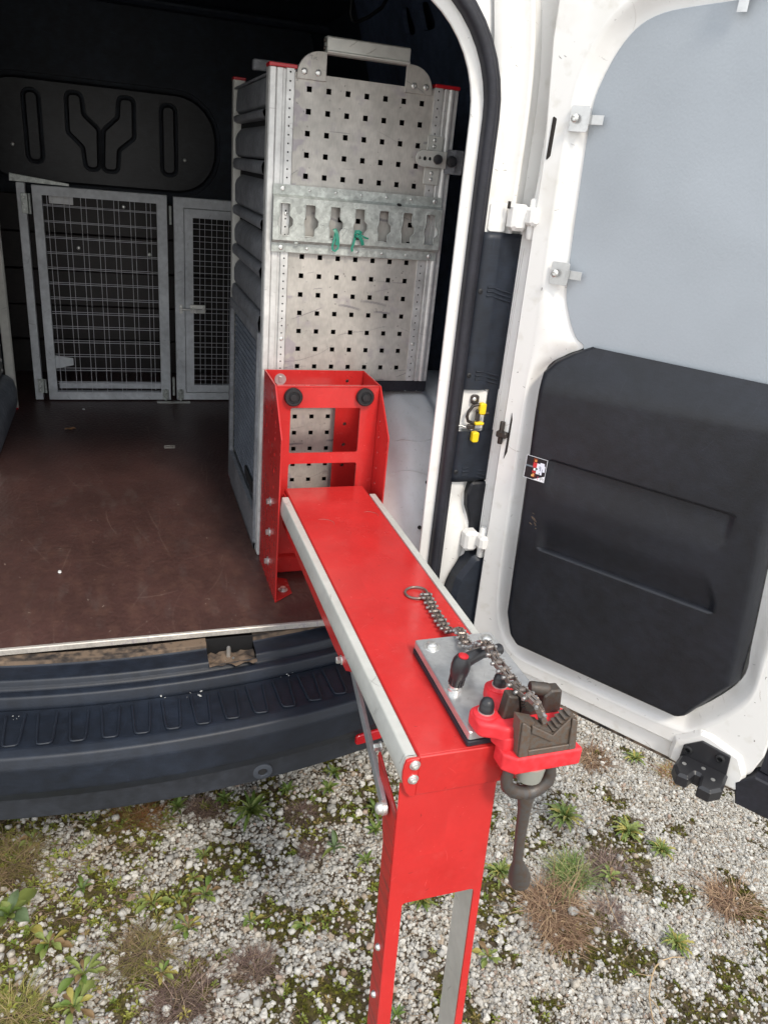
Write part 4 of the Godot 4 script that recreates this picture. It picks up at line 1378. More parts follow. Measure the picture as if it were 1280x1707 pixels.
	for q in [[0.2655, 1.435, 0.0185, 1.0], [0.297, 1.434, 0.014, 1.15]]:
		g = Geo.new()
		g.lathe([Vector2(0.0085 * q[3], 0), Vector2(0.0095 * q[3], 0.003), Vector2(0.009 * q[3], 0.009), Vector2(0.0065 * q[3], 0.0125), Vector2(0, 0.0135)], 16, aim(Vector3(q[0], q[1], q[2]), Vector3(0, 0, 1)))
		put("knob", g, M.black_knob, rack)
	for y in [1.397, 1.4085, 1.4585, 1.470]:
		put("screw", dome_bolt(0.0042, 0.0025), M.zinc, rack, aim(Vector3(0.2605, y, 0.0075), Vector3(0, 0, 1)))
	rack_side(rack, -0.077, -0.492, -0.030, 1.0)

func rack_side(rack, x0, z0, z1, s):
	# bins, lips, roller shutter and kick panel; s = 1 faces the aisle towards -x, s = -1 towards +x
	var g
	var lips = [[1.478, 1.495], [1.376, 1.402], [1.272, 1.295], [1.177, 1.202], [1.064, 1.103]]
	var above = 1.552
	z1 += 0.003
	var zs = [z0 + 0.012, z0 + 0.016, z0 + 0.022, z0 + 0.035, z0 + 0.055, lerpf(z0, z1, 0.4), lerpf(z0, z1, 0.7), z1 - 0.002]
	var inn = [0.018, 0.010, 0.005, 0.001, 0.0, 0.0, 0.0, 0.0]
	for i in lips.size():
		var lo = lips[i][0]; var hi = lips[i][1]
		var first = i == 0
		var gap = 0.0 if first else 0.009
		var sec = [Vector2(0.040, above), Vector2(0.022, above), Vector2(0.020, above - gap)]
		if not first: sec = [Vector2(0.040, above), Vector2(0.030, above - 0.002), Vector2(0.024, above - gap), Vector2(0.014, above - gap - 0.003), Vector2(0.004, above - gap - 0.014), Vector2(0.0, above - gap - 0.026)]
		else: sec = [Vector2(0.040, above), Vector2(0.010, above - 0.001), Vector2(0.004, above - 0.004), Vector2(0.001, above - 0.03)]
		sec.append(Vector2(0.001, hi + 0.010)); sec.append(Vector2(0.006, hi + 0.003)); sec.append(Vector2(0.04, hi + 0.001))
		g = Geo.new()
		var rows = []
		for k in zs.size():
			var line = []
			for q in sec: line.append(Vector3(x0 + s * (q.x + inn[k]), q.y, zs[k]))
			rows.append(line)
		g.sheet(rows, s > 0)
		put("storage_bin", g, M.bin_plastic, rack)
		g = Geo.new()
		rows = []
		var lsec = [Vector2(0.03, hi), Vector2(0.003, hi), Vector2(-0.003, hi - 0.003), Vector2(-0.0055, (hi + lo) / 2 + 0.002), Vector2(-0.0035, lo + 0.003), Vector2(0.002, lo), Vector2(0.03, lo)]
		for k in zs.size():
			var line = []
			for q in lsec: line.append(Vector3(x0 + s * (q.x + inn[k] * 0.8), q.y, zs[k] - (0.008 if k < 3 else 0.0)))
			rows.append(line)
		g.sheet(rows, s > 0)
		put("shelf_lip", g, M.bin_plastic, rack)
		above = lo
	# shutter surround
	g = Geo.new()
	g.prism(rounded([Vector2(z0 + 0.006, 0.560), Vector2(z1, 0.560), Vector2(z1, 1.066), Vector2(z0 + 0.006, 1.066)], 0.01), 0, 0.01, side_xf(x0 + (0.004 if s > 0 else 0.006)), 0.003, [rrect(z0 + 0.030, 0.642, z1 - 0.012, 1.046, 0.012)])
	put("shutter_surround", g, M.bin_plastic, rack)
	var k = 0
	var y = 0.648
	while y < 1.045:
		g = Geo.new()
		g.prism(rounded([Vector2(0, 0), Vector2(0.005, 0.001), Vector2(0.0065, 0.0065), Vector2(0.005, 0.012), Vector2(0, 0.013)], 0.0012, 2), z0 + 0.026, z1 - 0.008, Transform3D(Basis(Vector3(-s, 0, 0), Vector3(0, 1, 0), Vector3(0, 0, -s)), Vector3(x0 + s * 0.0125, y, 0)) if s > 0 else Transform3D(Basis(Vector3(1, 0, 0), Vector3(0, 1, 0), Vector3(0, 0, 1)), Vector3(x0 - 0.0125, y, 0)))
		if s > 0:
			g = Geo.new()
			g.prism(rounded([Vector2(0, 0), Vector2(0.005, 0.001), Vector2(0.0065, 0.0065), Vector2(0.005, 0.012), Vector2(0, 0.013)], 0.0012, 2), -(z1 - 0.008), -(z0 + 0.026), Transform3D(Basis(Vector3(-1, 0, 0), Vector3(0, 1, 0), Vector3(0, 0, -1)), Vector3(x0 + 0.0125, y, 0)))
		put("shutter_slat", g, M.tambour, rack)
		y += 0.0145
		k += 1
	g = Geo.new()
	g.prism(rrect(z1 - 0.20, 0.664, z1 - 0.055, 0.690, 0.008), 0, 0.004, side_xf(x0 + (0.006 if s > 0 else -0.002)))
	put("shutter_handle", g, M.void, rack)
	g = Geo.new()
	var rows = []
	for zz in zs:
		var i = zs.find(zz)
		var line = []
		for q in [Vector2(0.02, 0.634), Vector2(0.004, 0.632), Vector2(-0.002, 0.622), Vector2(-0.0055, 0.60), Vector2(-0.005, 0.57), Vector2(-0.004, 0.548), Vector2(0.02, 0.548)]:
			line.append(Vector3(x0 + s * (q.x + inn[i] * 0.6), q.y, zz))
		rows.append(line)
	g.sheet(rows, s > 0)
	put("kick_panel", g, M.bin_plastic, rack)

# ---------------------------------------------------------------- rack on the left, only its aisle side shows at the frame's edge
func build_left_rack():
	var rack = thing("van_rack", "dark rack cut off by the left edge, silver post with red foot", "shelving rack")
	var g
	for z in [-1.195, -0.655]:
		g = Geo.new()
		g.box(Vector3(-0.722, 1.06, z), Vector3(0.028, 1.03, 0.030), 0.002)
		g.box(Vector3(-0.7075, 1.06, z + 0.004), Vector3(0.003, 1.03, 0.010), 0.001)
		put("rear_post", g, M.anodised, rack)
		g = Geo.new()
		g.box(Vector3(-0.722, 0.5475, z), Vector3(0.031, 0.006, 0.033), 0.001)
		put("red_foot", g, M.red_plastic, rack)
	g = Geo.new()
	g.box(Vector3(-0.93, 1.05, -0.925), Vector3(0.34, 1.0, 0.52))
	put("rack_shell", g, M.trim_plastic, rack)
	g = Geo.new()
	var rows = []
	for z in [-1.178, -1.176, -1.17, -1.15, -0.9, -0.672]:
		var line = []
		var cut = 0.02 if z < -1.177 else (0.008 if z < -1.172 else 0.0)
		for q in [Vector2(0.03, 0.668), Vector2(0.012, 0.666), Vector2(-0.004, 0.652), Vector2(-0.012, 0.615), Vector2(-0.012, 0.58), Vector2(-0.004, 0.548)]:
			line.append(Vector3(-0.716 - q.x - cut, q.y, z))
		rows.append(line)
	g.sheet(rows)
	put("kick_panel", g, M.tambour, rack)
	for k in 4:
		g = Geo.new()
		g.box(Vector3(-0.752, 0.745 + k * 0.155 if k < 1 else 0.745 + k * 0.155, -0.925), Vector3(0.025, 0.145, 0.495), 0.006)
		put("drawer_front", g, M.bin_plastic if k > 1 else M.trim_plastic, rack)
	for q in [[-1.14, 0.775], [-1.14, 0.725], [-1.14, 0.69], [-0.98, 0.69]]:
		put("drawer_stud", dome_bolt(0.0065, 0.004), M.zinc, rack, aim(Vector3(-0.7395, q[1], q[0]), Vector3(1, 0, 0)))

# ---------------------------------------------------------------- mesh gate across the front of the load bay
func build_gate():
	var gate = thing("mesh_gate", "grey steel double-leaf mesh gate at the front end of the load floor", "gate")
	var Z = -1.283
	var leaf = func(x0, y0, x1, y1, o, depth, called):
		var g = Geo.new()
		g.prism([Vector2(x0, y0), Vector2(x1, y0), Vector2(x1, y1), Vector2(x0, y1)], Z - depth, Z, Transform3D(), 0.0015, [PackedVector2Array([Vector2(o[0], o[1]), Vector2(o[2], o[1]), Vector2(o[2], o[3]), Vector2(o[0], o[3])])])
		return put(called, g, M.gate_paint, gate)
	var l = leaf.call(-0.614, 0.549, -0.193, 1.263, [-0.585, 0.577, -0.227, 1.234], 0.025, "left_leaf")
	var fr = leaf.call(-0.1715, 0.549, 0.30, 1.261, [-0.1385, 0.5765, 0.27, 1.228], 0.025, "right_frame")
	var r = leaf.call(-0.1365, 0.5785, 0.268, 1.226, [-0.1075, 0.606, 0.24, 1.197], 0.022, "right_leaf")
	var g = Geo.new()
	g.box(Vector3(-0.6465, 0.908, Z - 0.018), Vector3(0.026, 0.719, 0.03), 0.0015)
	put("gate_post", g, M.gate_paint, gate)
	# welded wire, two layers per leaf
	var wire = func(parent, x0, y0, x1, y1, px, py, ox, oy, z, rad):
		var h = Geo.new()
		h.tube([Vector3(x0, 0, 0), Vector3(x1, 0, 0)], rad, 6)
		var hm = h.mesh()
		h = Geo.new()
		h.tube([Vector3(0, y0, 0), Vector3(0, y1, 0)], rad, 6)
		var vm = h.mesh()
		var x = x0 + ox
		while x < x1:
			put("wire", vm, M.gate_wire, parent, Transform3D(Basis(), Vector3(x, 0, z)))
			x += px
		var y = y1 - oy
		while y > y0:
			put("wire", hm, M.gate_wire, parent, Transform3D(Basis(), Vector3(0, y, z + rad * 1.6)))
			y -= py
	wire.call(l, -0.587, 0.575, -0.225, 1.236, 0.0517, 0.0497, 0.016, 0.034, Z - 0.010, 0.0010)
	wire.call(l, -0.587, 0.575, -0.225, 1.236, 0.0517, 0.0497, 0.031, 0.032, Z - 0.034, 0.0009)
	wire.call(r, -0.110, 0.604, 0.242, 1.199, 0.0415, 0.0415, 0.026, 0.020, Z - 0.008, 0.0009)
	wire.call(r, -0.110, 0.604, 0.242, 1.199, 0.0415, 0.0415, 0.046, 0.040, Z - 0.030, 0.0008)
	# hinges, bolts, flat bar
	for q in [[1.205, 0.062], [0.60, 0.05]]:
		g = Geo.new()
		g.box(Vector3(-0.638, q[0], Z - 0.001), Vector3(0.020, q[1], 0.005), 0.0008)
		g.tube([Vector3(-0.6225, q[0] - q[1] / 2, Z + 0.002), Vector3(-0.6225, q[0] + q[1] / 2, Z + 0.002)], 0.004, 8)
		var hn = put("hinge", g, M.galvanised, gate)
		for k in 3:
			put("screw", dome_bolt(0.003, 0.002), M.zinc, hn, aim(Vector3(-0.640, q[0] - q[1] * 0.3 + k * q[1] * 0.3, Z + 0.0015), Vector3(0, 0, 1)))
	for q in [[-0.182, 1.20, 0.06], [-0.182, 0.60, 0.07]]:
		g = Geo.new()
		g.tube([Vector3(q[0], q[1] - q[2] / 2, Z - 0.006), Vector3(q[0], q[1] + q[2] / 2, Z - 0.006)], 0.0045, 8)
		put("hinge", g, M.galvanised, gate)
	g = Geo.new()
	g.prism([Vector2(-0.678, 1.270), Vector2(-0.676, 1.293), Vector2(-0.50, 1.274), Vector2(-0.50, 1.266)], Z - 0.012, Z - 0.004, Transform3D(), 0.001)
	put("flat_bar", g, M.galvanised, gate)
	for q in [[-0.212, l], [-0.158, fr]]:
		g = Geo.new()
		g.box(Vector3(q[0], 0.571, Z + 0.003), Vector3(0.022, 0.036, 0.004), 0.001)
		g.tube([Vector3(q[0], 0.549, Z + 0.009), Vector3(q[0], 0.592, Z + 0.009)], 0.0042, 8)
		for yy in [0.562, 0.582]: g.box(Vector3(q[0], yy, Z + 0.008), Vector3(0.014, 0.007, 0.010), 0.001)
		put("floor_bolt", g, M.galvanised, gate)
	g = Geo.new()
	g.prism(rrect(-0.245, -1.272, -0.125, -1.25, 0.003), 0, 0.003, flat_xf(FLOOR + 0.003), 0.0008)
	put("floor_keeper", g, M.anodised, gate)
	g = Geo.new()
	g.box(Vector3(-0.093, 0.888, Z + 0.003), Vector3(0.054, 0.030, 0.004), 0.001)
	g.tube([Vector3(-0.158, 0.886, Z + 0.010), Vector3(-0.066, 0.886, Z + 0.010)], 0.0038, 8)
	for x in [-0.112, -0.074, -0.152]: g.box(Vector3(x, 0.886, Z + 0.008), Vector3(0.008, 0.018, 0.010), 0.001)
	g.tube([Vector3(-0.10, 0.886, Z + 0.010), Vector3(-0.10, 0.874, Z + 0.014)], 0.003, 6)
	g.box(Vector3(-0.152, 0.886, Z + 0.002), Vector3(0.012, 0.032, 0.003), 0.001)
	put("slide_bolt", g, M.zinc, gate)
	# what stands behind the left leaf: brown planks, bracket, label plate
	var box = thing("plank_lining", "dark brown scuffed planks stacked behind the left mesh leaf", "wall lining")
	for k in 5:
		g = Geo.new()
		g.box(Vector3(-0.36, 0.61 + k * 0.134, -1.70 - 0.006 * (k % 2)), Vector3(0.86, 0.131, 0.018), 0.003)
		put("plank", g, M.box_ply, box)
	for q in [[-0.33, 1.19], [-0.24, 1.02], [-0.50, 1.03]]:
		put("screw", dome_bolt(0.008, 0.004), M.zinc, box, aim(Vector3(q[0], q[1], -1.689), Vector3(0, 0, 1)))
	g = Geo.new()
	g.box(Vector3(-0.53, 1.222, Z - 0.05), Vector3(0.075, 0.030, 0.003), 0.001)
	put("label_plate", g, M.primer_white, gate)
	g = Geo.new()
	g.prism([Vector2(-0.588, 0.658), Vector2(-0.588, 0.706), Vector2(-0.526, 0.696), Vector2(-0.526, 0.672)], Z - 0.022, Z - 0.016)
	put("corner_gusset", g, M.gate_paint, l)
	g = Geo.new()
	g.box(Vector3(-0.40, 0.592, Z - 0.045), Vector3(0.36, 0.022, 0.02), 0.002)
	put("bottom_rail", g, M.gate_paint, l)

# ---------------------------------------------------------------- red fold-out bench
func build_bench():
	var b = thing("fold_out_bench", "red steel fold-out workbench with grey side rails, reaching out over the bumper", "workbench")
	var g
	# stand: two side plates, windowed front plate, back plate
	for s in [0, 1]:
		g = Geo.new()
		var hs = []
		for y in [0.928, 0.893, 0.859, 0.8235, 0.788]: hs.append(circle(0.1645, y, 0.0042, 10))
		for y in [0.60, 0.64, 0.68]: hs.append(circle(0.165, y, 0.0030, 8))
		for y in [0.93, 0.89]: hs.append(circle(0.065, y, 0.0042, 10))
		g.prism([Vector2(0.019, 0.5455), Vector2(0.223, 0.5455), Vector2(0.226, 0.911), Vector2(0.145, 0.998), Vector2(0.019, 0.998)], 0, 0.003, side_xf(-0.0712 if s == 0 else 0.1474), 0.0006, hs)
		put("side_plate", g, M.red_paint, b)
		g = Geo.new()
		var fx = -0.0712 if s == 0 else 0.1444
		var d = 1 if s == 0 else -1
		g.prism([Vector2(fx, 0.223), Vector2(fx + d * 0.040, 0.192), Vector2(fx + d * 0.041, 0.130), Vector2(fx, 0.110)], 0, 0.003, flat_xf(0.5487), 0.0006)
		put("foot_flange", g, M.red_paint, b)
		g = hex_bolt(0.0065, 0.0075, 0.0105)
		put("floor_bolt", g, M.zinc, b, aim(Vector3(fx + d * 0.023, 0.5487, 0.178), Vector3.UP))
	for q in [[0.743, 0.136], [0.672, 0.138], [0.598, 0.131]]:
		put("side_bolt", hex_bolt(0.0068, 0.0082, 0.0098), M.zinc, b, aim(Vector3(-0.0742, q[0], q[1]), Vector3(-1, 0, 0)))
		put("side_bolt", hex_bolt(0.0068, 0.0082, 0.0098), M.zinc, b, aim(Vector3(0.1474, q[0], q[1]), Vector3(1, 0, 0)))
	g = Geo.new()
	g.prism([Vector2(-0.0710, 0.62), Vector2(0.1443, 0.62), Vector2(0.1443, 0.996), Vector2(-0.0710, 0.996)], 0.1405, 0.1440, Transform3D(), 0.0008, [rrect(-0.0405, 0.8535, 0.1065, 0.9510, 0.004), rrect(-0.0405, 0.70, 0.1070, 0.8300, 0.005)])
	g.box(Vector3(0.0367, 0.9955, 0.1395), Vector3(0.213, 0.003, 0.011), 0.0008)
	put("front_plate", g, M.red_paint, b)
	g = Geo.new()
	g.prism([Vector2(-0.0710, 0.928), Vector2(0.1443, 0.928), Vector2(0.1443, 0.998), Vector2(-0.0710, 0.998)], 0.0190, 0.0220, Transform3D(), 0.0006, [circle(0.109, 0.975, 0.004, 10)])
	put("back_plate", g, M.red_paint, b)
	g = Geo.new()
	g.prism([Vector2(0.0865, 0.5455), Vector2(0.1443, 0.5455), Vector2(0.1443, 0.927), Vector2(0.0865, 0.927)], 0.0190, 0.0220, Transform3D(), 0.0006, [circle(0.110, 0.876, 0.0042, 10), circle(0.1105, 0.827, 0.0042, 10), circle(0.111, 0.777, 0.0042, 10)])
	g.prism([Vector2(-0.0710, 0.5455), Vector2(-0.046, 0.5455), Vector2(-0.046, 0.927), Vector2(-0.0710, 0.927)], 0.0190, 0.0220, Transform3D(), 0.0006)
	g.prism([Vector2(-0.0457, 0.60), Vector2(0.0862, 0.60), Vector2(0.0862, 0.71), Vector2(-0.0457, 0.71)], 0.0190, 0.0220, Transform3D(), 0.0006)
	put("back_flange", g, M.red_paint, b)
	g = Geo.new()
	g.lathe([Vector2(0.0125, 0), Vector2(0.0125, 0.0016), Vector2(0, 0.0016)], 18)
	g.prism([Vector2(-0.0065, -0.003), Vector2(0.0065, -0.003), Vector2(0.0065, 0.003), Vector2(-0.0065, 0.003)], 0.0016, 0.004, Transform3D(Basis(Vector3(1, 0, 0), Vector3(0, 0, -1), Vector3(0, 1, 0)), Vector3.ZERO), 0.0006)
	put("washer_screw", g, M.zinc, b, aim(Vector3(-0.040, 0.978, 0.022), Vector3(0, 0, 1)))
	for x in [-0.0375, 0.1125]:
		g = Geo.new()
		g.lathe([Vector2(0.0175, 0), Vector2(0.0185, 0.002), Vector2(0.0185, 0.010), Vector2(0.0165, 0.0125), Vector2(0.0125, 0.0125), Vector2(0.0115, 0.010), Vector2(0.0082, 0.0098), Vector2(0.0078, 0.0135), Vector2(0.0070, 0.0145), Vector2(0.0, 0.0147)], 28)
		put("rubber_buffer", g, M.buffer_rubber, b, aim(Vector3(x, 0.9755, 0.144), Vector3(0, 0, 1)))
	g = Geo.new()
	g.box(Vector3(0.0366, 0.5665, 0.080), Vector3(0.215, 0.040, 0.038), 0.004)
	g.lathe([Vector2(0.0035, 0), Vector2(0.0035, 0.0004), Vector2(0, 0.0004)], 10, aim(Vector3(-0.045, 0.562, 0.0992), Vector3(0, 0, 1)))
	put("cross_bar", g, M.red_paint, b)
	# bench top, channel sides and rails
	g = Geo.new()
	g.box(Vector3(0.0338, 0.7725, 0.575), Vector3(0.1690, 0.025, 0.818), 0.002)
	put("bench_top", g, M.red_paint, b)
	for s in [0, 1]:
		g = Geo.new()
		g.prism([Vector2(0.170, 0.776), Vector2(0.170, 0.705), Vector2(0.62, 0.693), Vector2(0.69, 0.698), Vector2(0.728, 0.722), Vector2(0.735, 0.742), Vector2(0.975, 0.742), Vector2(0.975, 0.776)], 0, 0.0025, side_xf(-0.0512 if s == 0 else 0.1213))
		put("channel_side", g, M.red_paint, b)
		var rows = []
		var sec = [Vector2(-0.0525, 0.7400), Vector2(-0.0575, 0.7395), Vector2(-0.0630, 0.7415), Vector2(-0.0668, 0.7470), Vector2(-0.0688, 0.7560), Vector2(-0.0692, 0.7660), Vector2(-0.0682, 0.7750), Vector2(-0.0666, 0.7835), Vector2(-0.0656, 0.7852), Vector2(-0.0640, 0.7858), Vector2(-0.0540, 0.7858), Vector2(-0.0525, 0.7850), Vector2(-0.0525, 0.7400)]
		g = Geo.new()
		var pp = PackedVector2Array()
		for q in sec.slice(0, 12): pp.append(q if s == 0 else Vector2(0.0660 - q.x, q.y))
		# faceted ends with a smooth side
		for z in [0.2155, 0.4, 0.6, 0.8, 0.9825]:
			var line = []
			for q in pp: line.append(Vector3(q.x, q.y, z))
			line.append(line[0])
			rows.append(line)
		g.sheet(rows, s == 1)
		g.prism(pp, 0.2150, 0.2156)
		g.prism(pp, 0.9815, 0.9829)
		put("side_rail", g, M.anodised, b)
		g = Geo.new()
		var cap = PackedVector2Array()
		for q in [Vector2(-0.0498, 0.726), Vector2(-0.0575, 0.7275), Vector2(-0.0630, 0.735), Vector2(-0.0668, 0.7455), Vector2(-0.0686, 0.7560), Vector2(-0.0690, 0.7660), Vector2(-0.0680, 0.7750), Vector2(-0.0660, 0.7828), Vector2(-0.0610, 0.7845), Vector2(-0.0498, 0.7845)]: cap.append(q if s == 0 else Vector2(0.0660 - q.x, q.y))
		g.prism(cap, 0.983, 0.9875, Transform3D(), 0.001)
		put("rail_end_cap", g, M.red_paint, b)
		for y in [0.7758, 0.7545]:
			var x = -0.0555 if s == 0 else 0.1215
			g = Geo.new()
			g.lathe([Vector2(0.0068, 0), Vector2(0.0068, 0.001), Vector2(0, 0.001)], 14)
			g.lathe([Vector2(0.0048, 0.001), Vector2(0.005, 0.0025), Vector2(0.0042, 0.0042), Vector2(0.0026, 0.0045), Vector2(0.0022, 0.002), Vector2(0, 0.002)], 12)
			put("end_screw", g, M.zinc, b, aim(Vector3(x, y, 0.9875), Vector3(0, 0, 1)))
	g = Geo.new()
	g.prism([Vector2(-0.0496, 0.7265), Vector2(0.1156, 0.7265), Vector2(0.1156, 0.7847), Vector2(-0.0496, 0.7847)], 0.9800, 0.9862, Transform3D(), 0.0018, [], 3)
	put("front_fold", g, M.red_paint, b)
	g = Geo.new()
	g.prism([Vector2(-0.0505, 0.16), Vector2(0.118, 0.16), Vector2(0.118, 0.172), Vector2(-0.0505, 0.172)], 0, 0.05, flat_xf(0.778), 0.001)
	put("back_end", g, M.red_paint, b)
	# worn arcs where the folded leg rubs
	g = Geo.new()
	for q in [[-0.012, 0.345, 0.02], [0.086, 0.318, 0.018]]:
		var pts = []
		for s in 8:
			var a = -0.5 + 2.3 * s / 7.0
			pts.append(Vector3(q[0] + q[2] * 1.1 * cos(a), 0.7851, q[1] - q[2] * sin(a)))
		g.tube(pts, [0.0001, 0.0003, 0.0004, 0.0004, 0.0004, 0.0004, 0.0003, 0.0001], 4)
	put("rub_mark", g, M.chain_steel, b)
	# leg, leaning out a little
	var tilt = Transform3D(Basis(Vector3(1, 0, 0), -deg_to_rad(3.8)), Vector3(0, 0.742, 0.9795))
	g = Geo.new()
	g.prism(rounded([Vector2(-0.0685, -0.742), Vector2(0.0640, -0.742), Vector2(0.0610, 0.0), Vector2(-0.0675, 0.0)], [0.003, 0.003, 0, 0]), -0.0030, 0.0, tilt, 0.0008, [rounded([Vector2(-0.0495, -0.70), Vector2(0.0515, -0.70), Vector2(0.0515, -0.1915), Vector2(-0.0495, -0.1915)], 0.006)])
	put("leg", g, M.red_paint, b)
	g = Geo.new()
	g.prism([Vector2(-0.003, -0.742), Vector2(-0.038, -0.742), Vector2(-0.038, -0.12), Vector2(-0.052, -0.07), Vector2(-0.082, -0.02), Vector2(-0.078, -0.012), Vector2(-0.003, -0.045)], 0, 0.0028, tilt * side_xf(-0.0657), 0.0005)
	put("leg_flange", g, M.red_worn, b)
	g = Geo.new()
	g.prism([Vector2(-0.003, -0.742), Vector2(-0.038, -0.742), Vector2(-0.038, -0.02), Vector2(-0.003, -0.02)], 0, 0.0028, tilt * side_xf(0.0640), 0.0005)
	put("leg_flange", g, M.red_paint, b)
	g = Geo.new()
	g.prism([Vector2(-0.0035, -0.735), Vector2(-0.062, -0.735), Vector2(-0.062, -0.10), Vector2(-0.0035, -0.10)], 0, 0.0035, tilt * side_xf(0.0608), 0.0005)
	put("leg_rail", g, M.anodised, b)
	for q in [[-0.282, -0.019], [-0.369, -0.019], [-0.50, -0.019]]:
		put("leg_bolt", dome_bolt(0.0052, 0.0055), M.zinc, b, tilt * aim(Vector3(-0.0685, q[0], q[1]), Vector3(-1, 0, 0)))
	# flat stay from the leg up under the bench
	g = Geo.new()
	var p0 = Vector3(-0.0735, 0.681, 0.9535); var p1 = Vector3(-0.0455, 0.7120, 0.690)
	var dir = (p1 - p0); var len_ = dir.length()
	var sx = Transform3D(Basis(dir.normalized(), Vector3(1, 0, 0).cross(dir).normalized() * -1.0, Vector3(1, 0, 0)).orthonormalized(), p0)
	sx.basis.z = sx.basis.x.cross(sx.basis.y)
	var bar = PackedVector2Array()
	for s in 9:
		var a = PI * 0.5 + PI * s / 8
		bar.append(Vector2(0.0085 * cos(a), 0.0085 * sin(a)))
	bar.append(Vector2(len_, -0.0085)); bar.append(Vector2(len_, 0.0085))
	g.prism(bar, -0.003, 0.003, sx, 0.0006)
	put("stay_bar", g, M.plate_steel, b)
	g = Geo.new()
	g.lathe([Vector2(0.0095, -0.004), Vector2(0.0095, 0.001), Vector2(0.0078, 0.002), Vector2(0.0072, 0.006), Vector2(0.004, 0.0085), Vector2(0, 0.009)], 18, aim(p0 + Vector3(-0.003, 0, 0), Vector3(-1, 0, 0)))
	put("stay_pivot", g, M.zinc, b)
	put("channel_bolt", hex_bolt(0.006, 0.009, 0.008), M.zinc, b, aim(Vector3(-0.0537, 0.7005, 0.664), Vector3(-1, 0, 0)))
	put("channel_bolt", hex_bolt(0.005, 0.011, 0.007), M.zinc, b, aim(Vector3(-0.062, 0.7235, 0.892), Vector3(-1, 0, 0)))

